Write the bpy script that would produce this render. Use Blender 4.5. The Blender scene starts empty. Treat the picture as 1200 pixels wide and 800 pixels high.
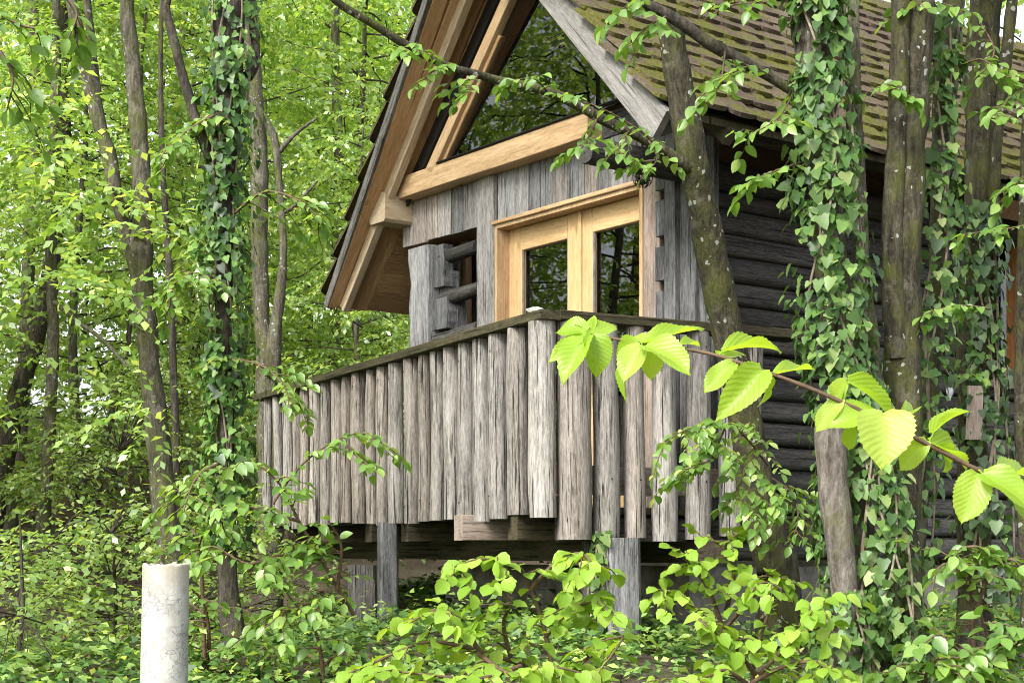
import bpy, math, random
import numpy as np
from mathutils import Vector, Matrix, noise

random.seed(7)
RNG = np.random.default_rng(11)
SC = bpy.context.scene
COL = SC.collection

# ------------------------------------------------------------------ camera
F = 1840.0            # focal length in photo pixels (1200 px wide)
HZ = 646.0            # photo row of the horizon
EYE = 1.6
cam = bpy.data.cameras.new('camera')
cam.sensor_width = 36.0
cam.lens = F / 1200 * 36.0
cam.shift_y = (HZ - 400) / 1200
cam.clip_start = 0.05
cam.clip_end = 2000
camo = bpy.data.objects.new('camera', cam)
COL.objects.link(camo)
camo.location = (0, 0, EYE)
camo.rotation_euler = (math.radians(90), 0, 0)
SC.camera = camo

# ------------------------------------------------------------------ sky and sun
SUN_EL, SUN_AZ = 42.0, 212.0     # azimuth clockwise from +Y: behind and left of the camera
w = bpy.data.worlds.new('World')
SC.world = w
w.use_nodes = True
nt = w.node_tree
bg = nt.nodes['Background']
sky = nt.nodes.new('ShaderNodeTexSky')
sky.sky_type = 'NISHITA'
sky.sun_disc = False
sky.sun_elevation = math.radians(SUN_EL)
sky.sun_rotation = math.radians(SUN_AZ)
sky.dust_density = 4.0
sky.air_density = 1.0
sky.ozone_density = 1.0
hs = nt.nodes.new('ShaderNodeHueSaturation')
hs.inputs['Saturation'].default_value = 0.3
nt.links.new(sky.outputs[0], hs.inputs['Color'])
nt.links.new(hs.outputs[0], bg.inputs['Color'])
bg.inputs['Strength'].default_value = 0.14
sl = bpy.data.lights.new('sun', 'SUN')
sl.energy = 1.5
sl.angle = math.radians(14)
sl.color = (1.0, 0.96, 0.9)
so = bpy.data.objects.new('sun', sl)
COL.objects.link(so)
az, el = math.radians(SUN_AZ), math.radians(SUN_EL)
sdir = Vector((math.sin(az) * math.cos(el), math.cos(az) * math.cos(el), math.sin(el)))
so.rotation_euler = sdir.to_track_quat('Z', 'Y').to_euler()
so.location = (-6, -10, 25)
SC.view_settings.view_transform = 'Standard'
SC.view_settings.look = 'None'
SC.view_settings.gamma = 1.0
SC.view_settings.use_curve_mapping = False
SC.view_settings.exposure = 1.65
SC.cycles.use_denoising = True
SC.cycles.filter_width = 1.0
SC.cycles.max_bounces = 7
SC.cycles.diffuse_bounces = 4
SC.cycles.transmission_bounces = 4
SC.cycles.transparent_max_bounces = 8

# ------------------------------------------------------------------ photo geometry helpers
def P(px, py, Y):
    return Vector(((px - 600) / F * Y, Y, EYE + (HZ - py) / F * Y))

def proj(p):
    return (600 + F * p[0] / p[1], HZ - F * (p[2] - EYE) / p[1]) if p[1] > 0.1 else (-9e9, -9e9)

U = Vector((-0.6, 0.8, 0))      # along the front wall, to the left and away
V = Vector((0.8, 0.6, 0))       # along the right side wall, into the picture
C = Vector((1.07, 10.0, 0))     # front right corner of the cabin

def H(s, d, z):                 # cabin coordinates: s along front, d in front of it, z above the eye
    p = C + U * s - V * d
    return Vector((p.x, p.y, EYE + z))

def hit(px, py, p0, n):
    r = Vector(((px - 600) / F, 1.0, (HZ - py) / F))
    e = Vector((0, 0, EYE))
    t = (p0 - e).dot(n) / r.dot(n)
    return e + r * t

def FP(px, py, d=0.0):          # photo point on a plane d in front of the front wall
    return hit(px, py, H(0, d, 0), V)

def SP(px, py, e=0.0):          # photo point on a plane e outside the right side wall
    return hit(px, py, H(-e, 0, 0), U)

def sz(p):
    q = p - C
    return q.x * U.x + q.y * U.y, p.z - EYE

GP = [(-60, -5), (-20, -2.6), (0, -1.6), (5, -1.05), (7, -.72), (9, -.54), (11.5, -.52), (14, -.35), (17, .0), (22, 1.0), (32, 2.4), (45, 3.2), (80, 1.0), (300, -8), (900, -10)]
GX = [a for a, b in GP]; GZ = [b for a, b in GP]
def ground_z(x, y):
    z = np.interp(y, GX, GZ)
    z = z - 0.6 * np.exp(-(((x + 2.9) / 1.5) ** 2 + ((y - 13.2) / 3.0) ** 2))
    z = z + np.where((x < -4) & (y > 8), np.minimum((-x - 4) * 0.06, 0.6), 0)
    n = 0.05 * np.sin(x * 1.9 + 1.3 * np.sin(y * 1.1)) * np.cos(y * 1.6) + 0.025 * np.sin(x * 5.1 + y * 3.7)
    return z + n + EYE
def gz(x, y):
    return float(ground_z(np.float64(x), np.float64(y)))

# ------------------------------------------------------------------ materials
def new_mat(name):
    m = bpy.data.materials.new(name)
    m.use_nodes = True
    n = m.node_tree.nodes
    return m, m.node_tree, n, n['Principled BSDF']

def ramp(nt, fac, stops):
    r = nt.nodes.new('ShaderNodeValToRGB')
    els = r.color_ramp.elements
    while len(els) < len(stops):
        els.new(0.5)
    for e, (p, c) in zip(els, stops):
        e.position = p
        e.color = (c[0], c[1], c[2], 1)
    nt.links.new(fac, r.inputs['Fac'])
    return r.outputs['Color']

def noise_tex(nt, vec, scale, detail=4, rough=0.55, dist=0.0):
    t = nt.nodes.new('ShaderNodeTexNoise')
    t.inputs['Scale'].default_value = scale
    t.inputs['Detail'].default_value = detail
    t.inputs['Roughness'].default_value = rough
    t.inputs['Distortion'].default_value = dist
    if vec is not None:
        nt.links.new(vec, t.inputs['Vector'])
    return t.outputs['Fac']

def math_node(nt, op, a, b=None, c=None, clamp=False):
    m = nt.nodes.new('ShaderNodeMath')
    m.operation = op
    m.use_clamp = clamp
    for i, x in enumerate((a, b, c)):
        if x is None:
            continue
        if isinstance(x, (int, float)):
            m.inputs[i].default_value = x
        else:
            nt.links.new(x, m.inputs[i])
    return m.outputs[0]

def mixc(nt, fac, a, b, mode='MIX'):
    m = nt.nodes.new('ShaderNodeMix')
    m.data_type = 'RGBA'
    m.blend_type = mode
    for s, x in ((m.inputs[0], fac), (m.inputs[6], a), (m.inputs[7], b)):
        if isinstance(x, (int, float)):
            s.default_value = x
        elif isinstance(x, tuple):
            s.default_value = (x[0], x[1], x[2], 1)
        else:
            nt.links.new(x, s)
    return m.outputs[2]

def coords(nt, kind='Object', scale=(1, 1, 1), rnd=True):
    tc = nt.nodes.new('ShaderNodeTexCoord')
    mp = nt.nodes.new('ShaderNodeMapping')
    mp.inputs['Scale'].default_value = scale
    nt.links.new(tc.outputs[kind], mp.inputs['Vector'])
    out = mp.outputs['Vector']
    if rnd:
        oi = nt.nodes.new('ShaderNodeObjectInfo')
        mul = nt.nodes.new('ShaderNodeVectorMath'); mul.operation = 'SCALE'
        cmb = nt.nodes.new('ShaderNodeCombineXYZ')
        for i in range(3):
            nt.links.new(oi.outputs['Random'], cmb.inputs[i])
        nt.links.new(cmb.outputs[0], mul.inputs[0]); mul.inputs['Scale'].default_value = 57.0
        ad = nt.nodes.new('ShaderNodeVectorMath'); ad.operation = 'ADD'
        nt.links.new(out, ad.inputs[0]); nt.links.new(mul.outputs[0], ad.inputs[1])
        out = ad.outputs[0]
    return out

def bump(nt, bsdf, height, strength=0.4, dist=0.01):
    b = nt.nodes.new('ShaderNodeBump')
    b.inputs['Strength'].default_value = strength
    b.inputs['Distance'].default_value = dist
    nt.links.new(height, b.inputs['Height'])
    nt.links.new(b.outputs[0], bsdf.inputs['Normal'])

def wood(name, dark, mid, light, tint=None, fine=1.0, rough=0.85, cracks=0.5, var=0.35, bstr=0.5, contrast=1.0):
    """grain runs along the local z axis of each piece"""
    m, nt, n, b = new_mat(name)
    v = coords(nt, 'Object', (42 * fine, 42 * fine, 2.6 * fine))
    g = noise_tex(nt, v, 1.0, 8, 0.72, 0.5)
    v2 = coords(nt, 'Object', (8, 8, 1.7))
    g2 = noise_tex(nt, v2, 1.0, 6, 0.65, 0.8)
    v3 = coords(nt, 'Object', (120 * fine, 120 * fine, 17 * fine))
    g3 = noise_tex(nt, v3, 1.0, 4, 0.7)
    c_ = contrast
    col = ramp(nt, g, [(.5 - .16 / c_, dark), (.5, mid), (.5 + .16 / c_, light)])
    col = mixc(nt, .45, col, ramp(nt, g2, [(.5 - .15 / c_, dark), (.5, mid), (.5 + .15 / c_, light)]))
    col = mixc(nt, .35, col, ramp(nt, g3, [(.5 - .12 / c_, dark), (.5, mid), (.5 + .12 / c_, light)]))
    vc = coords(nt, 'Object', (70, 70, 1.6))
    ck = noise_tex(nt, vc, 1.0, 5, 0.6, 0.4)
    ckf = math_node(nt, 'MULTIPLY', math_node(nt, 'SUBTRACT', 0.42, ck, clamp=True), 14.0, clamp=True)
    ckf = math_node(nt, 'MULTIPLY', ckf, cracks)
    col = mixc(nt, ckf, col, tuple(x * 0.22 for x in dark))
    # knots
    vk = coords(nt, 'Object', (7, 7, 2.6))
    vo = nt.nodes.new('ShaderNodeTexVoronoi'); vo.inputs['Scale'].default_value = 1.0
    nt.links.new(vk, vo.inputs['Vector'])
    kf = math_node(nt, 'MULTIPLY', math_node(nt, 'SUBTRACT', 0.13, vo.outputs['Distance'], clamp=True), 9.0, clamp=True)
    col = mixc(nt, math_node(nt, 'MULTIPLY', kf, 0.7), col, tuple(x * 0.45 for x in dark))
    oi = nt.nodes.new('ShaderNodeObjectInfo')
    br = math_node(nt, 'MULTIPLY_ADD', oi.outputs['Random'], 2 * var, 1.0 - var)
    cb = nt.nodes.new('ShaderNodeCombineXYZ')
    for i in range(3):
        nt.links.new(br, cb.inputs[i])
    col = mixc(nt, 1.0, col, cb.outputs[0], 'MULTIPLY')
    if tint:
        rr = math_node(nt, 'FRACT', math_node(nt, 'MULTIPLY', oi.outputs['Random'], 13.7))
        col = mixc(nt, math_node(nt, 'MULTIPLY', math_node(nt, 'POWER', rr, 1.6), 0.65), col, mixc(nt, 1.0, col, tint, 'MULTIPLY'))
    nt.links.new(col, b.inputs['Base Color'])
    b.inputs['Roughness'].default_value = rough
    b.inputs['Specular IOR Level'].default_value = 0.25
    hgt = math_node(nt, 'SUBTRACT', math_node(nt, 'ADD', math_node(nt, 'MULTIPLY', g, 0.6), math_node(nt, 'MULTIPLY', g3, .4)), math_node(nt, 'MULTIPLY', ckf, 1.0))
    bump(nt, b, hgt, bstr, 0.006)
    return m

M = {}
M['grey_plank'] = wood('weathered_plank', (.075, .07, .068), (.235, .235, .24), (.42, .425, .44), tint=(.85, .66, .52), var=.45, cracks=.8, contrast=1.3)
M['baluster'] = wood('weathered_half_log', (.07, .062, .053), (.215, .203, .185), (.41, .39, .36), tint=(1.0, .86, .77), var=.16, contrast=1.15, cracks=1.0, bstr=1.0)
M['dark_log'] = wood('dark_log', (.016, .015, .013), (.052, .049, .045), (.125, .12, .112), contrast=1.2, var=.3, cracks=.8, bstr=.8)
M['grey_log'] = wood('grey_log', (.032, .031, .03), (.11, .11, .112), (.24, .242, .25), contrast=1.3, var=.2, cracks=.8, bstr=.7)
M['rail'] = wood('old_rail', (.018, .014, .010), (.055, .043, .03), (.12, .10, .062), tint=(.8, 1.05, .5), var=.15, cracks=.9, bstr=.9)
M['new_wood'] = wood('fresh_larch', (.28, .165, .08), (.48, .33, .185), (.62, .46, .29), fine=.7, var=.10, cracks=.35, rough=.6, bstr=.15)
M['door_wood'] = wood('oiled_door_wood', (.37, .225, .10), (.55, .375, .19), (.66, .48, .27), fine=.8, var=.07, cracks=.12, rough=.5, bstr=.1)
M['soffit'] = wood('soffit_board', (.22, .12, .05), (.42, .26, .13), (.54, .36, .20), fine=.7, var=.18, cracks=.25, rough=.7, bstr=.3)
M['rafter'] = wood('pale_rafter', (.27, .20, .12), (.43, .34, .225), (.55, .46, .335), fine=.8, var=.1, cracks=.3, rough=.8, bstr=.3)
M['jamb'] = wood('jamb_board', (.13, .095, .075), (.28, .22, .18), (.42, .36, .32), var=.1, cracks=.6, contrast=1.2)
M['orange'] = wood('side_frame_board', (.20, .075, .02), (.34, .14, .045), (.44, .21, .08), fine=.7, var=.15, cracks=.2)
M['post'] = wood('old_post', (.03, .028, .025), (.10, .096, .088), (.22, .21, .195), contrast=1.3, var=.3, cracks=.9, bstr=1.0)
M['barge'] = wood('barge_board', (.075, .07, .064), (.17, .163, .153), (.27, .26, .245), contrast=1.2, var=.05, cracks=.7, bstr=.5)

def plain(name, col, rough=.8, metal=0.0, nscale=20, amt=.3, bstr=.2):
    m, nt, n, b = new_mat(name)
    v = coords(nt, 'Object', (1, 1, 1))
    g = noise_tex(nt, v, nscale, 5, .6)
    c = ramp(nt, g, [(.3, tuple(x * (1 - amt) for x in col)), (.7, tuple(min(1, x * (1 + amt)) for x in col))])
    nt.links.new(c, b.inputs['Base Color'])
    b.inputs['Roughness'].default_value = rough
    b.inputs['Metallic'].default_value = metal
    bump(nt, b, g, bstr, .01)
    return m
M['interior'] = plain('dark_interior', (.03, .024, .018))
M['mesh_strip'] = plain('vent_mesh', (.02, .017, .014), nscale=80)
M['iron'] = plain('black_iron', (.02, .02, .02), .5, .6)
M['chink'] = plain('white_chinking', (.75, .74, .7))
M['stone'] = plain('pale_stone', (.42, .41, .38), .9, 0, 14, .35, .5)
M['heart'] = plain('pale_heart', (.50, .52, .54), .7, 0, 30, .3, .2)
M['plinth'] = plain('plinth_concrete', (.17, .16, .14), .95, 0, 9, .5, .6)

def glass_mat(name, ior):
    m, nt, n, b = new_mat(name)
    n.remove(b)
    fr = nt.nodes.new('ShaderNodeFresnel'); fr.inputs['IOR'].default_value = ior
    tr = nt.nodes.new('ShaderNodeBsdfTransparent'); tr.inputs['Color'].default_value = (.82, .86, .84, 1)
    gl = nt.nodes.new('ShaderNodeBsdfGlossy'); gl.inputs['Roughness'].default_value = 0.012
    mx = nt.nodes.new('ShaderNodeMixShader')
    nt.links.new(fr.outputs[0], mx.inputs[0]); nt.links.new(tr.outputs[0], mx.inputs[1]); nt.links.new(gl.outputs[0], mx.inputs[2])
    nt.links.new(mx.outputs[0], nt.nodes['Material Output'].inputs['Surface'])
    return m
M['glass'] = glass_mat('window_glass', 2.2)

# concrete pipe
m, nt, n, b = new_mat('pipe_cement')
v = coords(nt, 'Object', (1, 1, 1), False)
g = noise_tex(nt, v, 16, 6, .65)
c = ramp(nt, g, [(.25, (.22, .212, .19)), (.55, (.39, .385, .355)), (.8, (.46, .455, .42))])
vs = coords(nt, 'Object', (22, 22, .9), False)
st = noise_tex(nt, vs, 1, 4, .6)
c = mixc(nt, math_node(nt, 'MULTIPLY', math_node(nt, 'SUBTRACT', st, .5, clamp=True), 2.6, clamp=True), c, (.27, .265, .24))
vo = nt.nodes.new('ShaderNodeTexVoronoi'); vo.feature = 'DISTANCE_TO_EDGE'; vo.inputs['Scale'].default_value = 34
dn = nt.nodes.new('ShaderNodeTexNoise'); dn.inputs['Scale'].default_value = 14; nt.links.new(v, dn.inputs['Vector'])
va = nt.nodes.new('ShaderNodeVectorMath'); va.operation = 'ADD'; nt.links.new(v, va.inputs[0])
vsx = nt.nodes.new('ShaderNodeVectorMath'); vsx.operation = 'SCALE'; vsx.inputs['Scale'].default_value = .12
nt.links.new(dn.outputs['Color'], vsx.inputs[0]); nt.links.new(vsx.outputs[0], va.inputs[1]); nt.links.new(va.outputs[0], vo.inputs['Vector'])
ln = math_node(nt, 'MULTIPLY', math_node(nt, 'LESS_THAN', vo.outputs['Distance'], .045), math_node(nt, 'GREATER_THAN', noise_tex(nt, v, 5, 3), .52))
c = mixc(nt, math_node(nt, 'MULTIPLY', ln, .65), c, (.13, .13, .12))
sx = nt.nodes.new('ShaderNodeSeparateXYZ'); nt.links.new(v, sx.inputs[0])
top = math_node(nt, 'MULTIPLY', math_node(nt, 'SUBTRACT', sx.outputs['Z'], .74, clamp=True), 6.0, clamp=True)
c = mixc(nt, math_node(nt, 'MULTIPLY', top, math_node(nt, 'MULTIPLY_ADD', st, 1.2, .1)), c, (.38, .31, .20))
nt.links.new(c, b.inputs['Base Color']); b.inputs['Roughness'].default_value = .9
bump(nt, b, g, .25, .01)
M['pipe'] = m

# bark
def bark(name, dark, mid, light, moss=.5, spots=.5, mosscol=(.075, .085, .018)):
    m, nt, n, b = new_mat(name)
    v = coords(nt, 'Object', (16, 16, 3.2))
    g = noise_tex(nt, v, 1.6, 7, .65, .5)
    v1 = coords(nt, 'Object', (1, 1, 1))
    g1 = noise_tex(nt, v1, 5, 5, .65)
    v3 = coords(nt, 'Object', (1, 1, .4))
    g3 = noise_tex(nt, v3, 75, 5, .7)
    c = ramp(nt, g, [(.38, dark), (.5, mid), (.63, light)])
    c = mixc(nt, .45, c, ramp(nt, g3, [(.36, dark), (.5, mid), (.64, light)]))
    pf = noise_tex(nt, v1, 9, 5, .7)
    c = mixc(nt, math_node(nt, 'MULTIPLY', math_node(nt, 'SUBTRACT', pf, .56, clamp=True), 5.0 * spots, clamp=True), c, tuple(x * 1.3 + .06 for x in light))
    mf = math_node(nt, 'MULTIPLY', math_node(nt, 'SUBTRACT', g1, .62 - moss * .3, clamp=True), 5.0, clamp=True)
    c = mixc(nt, math_node(nt, 'MULTIPLY', mf, .8), c, mixc(nt, g, tuple(x * .55 for x in mosscol), tuple(x * 1.5 for x in mosscol)))
    vo = nt.nodes.new('ShaderNodeTexVoronoi'); vo.inputs['Scale'].default_value = 19
    dnn = nt.nodes.new('ShaderNodeTexNoise'); dnn.inputs['Scale'].default_value = 45; nt.links.new(v1, dnn.inputs['Vector'])
    vsc = nt.nodes.new('ShaderNodeVectorMath'); vsc.operation = 'MULTIPLY_ADD'; vsc.inputs[1].default_value = (.035, .035, .035)
    nt.links.new(dnn.outputs['Color'], vsc.inputs[0]); nt.links.new(v1, vsc.inputs[2]); nt.links.new(vsc.outputs[0], vo.inputs['Vector'])
    sp = math_node(nt, 'LESS_THAN', vo.outputs['Distance'], math_node(nt, 'MULTIPLY', noise_tex(nt, v1, 11, 2), .52 * spots + .02))
    sp = math_node(nt, 'MULTIPLY', sp, math_node(nt, 'GREATER_THAN', noise_tex(nt, v1, 2.3, 2), .56 - .06 * spots))
    c = mixc(nt, math_node(nt, 'MULTIPLY', sp, .7), c, (.40, .42, .37))
    nt.links.new(c, b.inputs['Base Color']); b.inputs['Roughness'].default_value = .95
    b.inputs['Specular IOR Level'].default_value = .2
    bump(nt, b, math_node(nt, 'ADD', g, math_node(nt, 'MULTIPLY', g3, .6)), 1.0, .02)
    return m
M['bark'] = bark('grey_brown_bark', (.03, .027, .02), (.088, .08, .06), (.20, .185, .15), moss=.55, spots=.6)
M['bark_moss'] = bark('mossy_bark', (.014, .012, .009), (.042, .038, .024), (.10, .09, .06), moss=.5, spots=.75)
M['bark_dark'] = bark('dark_bark', (.02, .017, .014), (.055, .047, .038), (.12, .105, .085), moss=.35, spots=.15)
M['bark_pale'] = bark('pale_dead_bark', (.05, .042, .033), (.12, .105, .088), (.22, .20, .17), moss=.3, spots=.3)
M['twig'] = plain('reddish_twig', (.085, .05, .028), .7, 0, 40, .4, .3)
M['vine'] = plain('ivy_stem', (.17, .14, .10), .9, 0, 30, .4, .5)

def leaf_mat(name, lo, hi, yel=None, trans=.45, gloss=.12, rough=.45, veins=False, attr=True, tmul=1.5):
    m, nt, n, b = new_mat(name)
    if attr:
        a = nt.nodes.new('ShaderNodeAttribute'); a.attribute_name = 'rnd'
        r0 = a.outputs['Fac']
        oi = nt.nodes.new('ShaderNodeObjectInfo')
        r = math_node(nt, 'FRACT', math_node(nt, 'ADD', r0, 0.0))
        orr = oi.outputs['Random']
    else:
        oi = nt.nodes.new('ShaderNodeObjectInfo')
        r = oi.outputs['Random']; orr = None
    stops = [(0.0, lo), (.75, hi)] + ([(1.0, yel)] if yel else [])
    c = ramp(nt, r, stops)
    if orr is not None:
        k = math_node(nt, 'MULTIPLY_ADD', orr, .35, .82)
        cb = nt.nodes.new('ShaderNodeCombineXYZ')
        for i in range(3): nt.links.new(k, cb.inputs[i])
        c = mixc(nt, 1.0, c, cb.outputs[0], 'MULTIPLY')
    hb = None
    if veins:
        tc = nt.nodes.new('ShaderNodeTexCoord')
        sp = nt.nodes.new('ShaderNodeSeparateXYZ'); nt.links.new(tc.outputs['Object'], sp.inputs[0])
        ax = math_node(nt, 'ABSOLUTE', sp.outputs['X'])
        q = math_node(nt, 'SUBTRACT', sp.outputs['Y'], math_node(nt, 'MULTIPLY', ax, .85))
        q = math_node(nt, 'ADD', q, math_node(nt, 'MULTIPLY', noise_tex(nt, tc.outputs['Object'], 4.5, 2), .10))
        fr = math_node(nt, 'FRACT', math_node(nt, 'MULTIPLY', q, 9.0))
        tri = math_node(nt, 'ABSOLUTE', math_node(nt, 'SUBTRACT', fr, .5))      # .5 at vein
        ve = math_node(nt, 'MULTIPLY', math_node(nt, 'SUBTRACT', tri, .40, clamp=True), 9.0, clamp=True)
        mid = math_node(nt, 'MULTIPLY', math_node(nt, 'SUBTRACT', .022, ax, clamp=True), 60.0, clamp=True)
        ve = math_node(nt, 'MAXIMUM', ve, mid)
        hb = tri
        blot = noise_tex(nt, tc.outputs['Object'], 3.0, 4, .6)
        c = mixc(nt, math_node(nt, 'MULTIPLY', blot, .5), c, mixc(nt, .5, c, hi))
        c = mixc(nt, math_node(nt, 'MULTIPLY', ve, .18), c, tuple(min(1, x * 1.5 + .04) for x in hi))
    nt.links.new(c, b.inputs['Base Color'])
    b.inputs['Roughness'].default_value = rough
    b.inputs['Specular IOR Level'].default_value = gloss * 2
    if hb is not None:
        bump(nt, b, hb, .12, .02)
    tr = nt.nodes.new('ShaderNodeBsdfTranslucent')
    tcol = mixc(nt, 1.0, c, (tmul * 1.1, tmul, tmul * .45), 'MULTIPLY')
    nt.links.new(tcol, tr.inputs['Color'])
    mx = nt.nodes.new('ShaderNodeMixShader'); mx.inputs[0].default_value = trans
    nt.links.new(b.outputs[0], mx.inputs[1]); nt.links.new(tr.outputs[0], mx.inputs[2])
    nt.links.new(mx.outputs[0], nt.nodes['Material Output'].inputs['Surface'])
    return m
M['beech'] = leaf_mat('beech_leaf', (.13, .245, .05), (.30, .445, .11), (.50, .60, .23), gloss=.5, rough=.36, tmul=1.7, trans=.46)
M['beech_obj'] = leaf_mat('spray_leaf', (.095, .20, .035), (.18, .32, .06), (.28, .41, .10), attr=False, gloss=.4, rough=.4)
M['hazel'] = leaf_mat('hazel_leaf_joined', (.15, .28, .024), (.25, .40, .05), (.34, .47, .08), gloss=.15)
M['hazel_obj'] = leaf_mat('hazel_leaf', (.15, .28, .024), (.25, .40, .05), (.34, .47, .08), attr=False, veins=True, gloss=.15)
M['near_leaf'] = leaf_mat('young_leaf', (.22, .37, .022), (.30, .45, .05), (.38, .50, .09), attr=False, veins=True, trans=.5, gloss=.25, rough=.4)
M['ivy'] = leaf_mat('ivy_leaf_joined', (.035, .085, .022), (.095, .20, .04), (.20, .31, .08), trans=.25, gloss=.18, rough=.45)
M['ivy_obj'] = leaf_mat('ivy_leaf', (.03, .075, .02), (.105, .185, .045), (.25, .31, .11), trans=.25, gloss=.18, rough=.45, attr=False)
M['ivy_dark'] = leaf_mat('dark_ivy_leaf', (.018, .045, .014), (.05, .105, .03), (.13, .20, .07), trans=.2, gloss=.25, rough=.42, attr=False)
M['litter'] = leaf_mat('dead_leaf', (.05, .028, .016), (.13, .075, .045), (.2, .12, .07), trans=.1, gloss=.1, rough=.8)

# tiles
m, nt, n, b = new_mat('mossy_clay_tile')
geo = nt.nodes.new('ShaderNodeNewGeometry')
pos = geo.outputs['Position']
oi = nt.nodes.new('ShaderNodeObjectInfo')
at = nt.nodes.new('ShaderNodeAttribute'); at.attribute_name = 'rnd'
rr = math_node(nt, 'FRACT', math_node(nt, 'ADD', math_node(nt, 'MULTIPLY', oi.outputs['Random'], 3.7), at.outputs['Fac']))
c = ramp(nt, rr, [(0, (.045, .032, .024)), (.5, (.088, .064, .046)), (1, (.145, .11, .08))])
fine = noise_tex(nt, pos, 55, 5, .7)
c = mixc(nt, .5, c, ramp(nt, fine, [(.3, (.03, .023, .018)), (.7, (.16, .125, .095))]))
big = noise_tex(nt, pos, 2.2, 3, .6)
mid_ = noise_tex(nt, pos, 13, 4, .7)
mf = math_node(nt, 'ADD', math_node(nt, 'MULTIPLY', big, .8), math_node(nt, 'MULTIPLY', mid_, .8))
mf = math_node(nt, 'ADD', mf, math_node(nt, 'MULTIPLY', rr, .12))
mf = math_node(nt, 'MULTIPLY', math_node(nt, 'SUBTRACT', mf, .80, clamp=True), 8.0, clamp=True)
moss = ramp(nt, fine, [(.3, (.03, .034, .006)), (.6, (.11, .115, .015)), (.8, (.22, .215, .04))])
c = mixc(nt, math_node(nt, 'MULTIPLY', mf, .85), c, moss)
nt.links.new(c, b.inputs['Base Color']); b.inputs['Roughness'].default_value = .95
b.inputs['Specular IOR Level'].default_value = .15
bump(nt, b, math_node(nt, 'ADD', fine, math_node(nt, 'MULTIPLY', mf, .6)), .7, .012)
M['tile'] = m

# ground
m, nt, n, b = new_mat('forest_soil')
v = coords(nt, 'Object', (1, 1, 1), False)
g1 = noise_tex(nt, v, 22, 6, .7); g2 = noise_tex(nt, v, 1.1, 4, .6)
c = ramp(nt, g1, [(.3, (.03, .02, .013)), (.55, (.075, .05, .034)), (.75, (.14, .095, .065))])
gf = math_node(nt, 'MULTIPLY', math_node(nt, 'SUBTRACT', g2, .5, clamp=True), 5, clamp=True)
c = mixc(nt, math_node(nt, 'MULTIPLY', gf, .6), c, ramp(nt, g1, [(.3, (.02, .045, .01)), (.7, (.06, .11, .02))]))
nt.links.new(c, b.inputs['Base Color']); b.inputs['Roughness'].default_value = 1
bump(nt, b, g1, .9, .04)
M['ground'] = m

# ------------------------------------------------------------------ object helpers
ORG = {}
def org(parent):
    return ORG.get(parent.name, Vector((0, 0, 0))) if parent else Vector((0, 0, 0))

def thing(name, label, cat, loc, group=None):
    o = bpy.data.objects.new(name, None)
    o.empty_display_size = .1
    COL.objects.link(o)
    o.location = loc
    o['label'] = label; o['category'] = cat
    if group: o['group'] = group
    ORG[o.name] = Vector(loc)
    return o

def add(name, me, mat, parent=None, mw=None):
    """mw: world matrix of the piece (identity when its mesh is in world coordinates)"""
    o = bpy.data.objects.new(name, me)
    if mat is not None and len(me.materials) == 0:
        me.materials.append(mat)
    COL.objects.link(o)
    if mw is None: mw = Matrix.Identity(4)
    if parent is not None:
        o.parent = parent
        po = org(parent)
        o.matrix_basis = Matrix.Translation(-po) @ mw
        ORG[o.name] = Vector(mw.translation)
    else:
        o.matrix_basis = mw
        ORG[o.name] = Vector(mw.translation)
    return o

def pymesh(name, vs, fs, smooth=False):
    me = bpy.data.meshes.new(name)
    me.from_pydata([tuple(v) for v in vs], [], fs)
    if smooth:
        me.polygons.foreach_set('use_smooth', [True] * len(me.polygons))
    me.update()
    return me

def npmesh(name, verts, faces, rnd=None, smooth=False):
    """verts (N,3); faces (M,k) all of one size; rnd per-vertex"""
    me = bpy.data.meshes.new(name)
    verts = np.ascontiguousarray(verts, dtype=np.float32)
    faces = np.ascontiguousarray(faces, dtype=np.int32)
    k = faces.shape[1]
    me.vertices.add(len(verts)); me.vertices.foreach_set('co', verts.ravel())
    me.loops.add(faces.size); me.loops.foreach_set('vertex_index', faces.ravel())
    me.polygons.add(len(faces))
    me.polygons.foreach_set('loop_start', np.arange(0, faces.size, k, dtype=np.int32))
    try:
        me.polygons.foreach_set('loop_total', np.full(len(faces), k, dtype=np.int32))
    except Exception:
        pass
    if smooth:
        me.polygons.foreach_set('use_smooth', np.ones(len(faces), dtype=bool))
    if rnd is not None:
        a = me.attributes.new('rnd', 'FLOAT', 'POINT')
        a.data.foreach_set('value', np.ascontiguousarray(rnd, dtype=np.float32))
    me.update(calc_edges=True)
    return me

def frame(z, xhint):
    z = z.normalized()
    y = z.cross(xhint)
    if y.length < 1e-5:
        y = z.cross(Vector((0.3, 0.7, .2)))
    y.normalize()
    x = y.cross(z)
    return x, y, z

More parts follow.
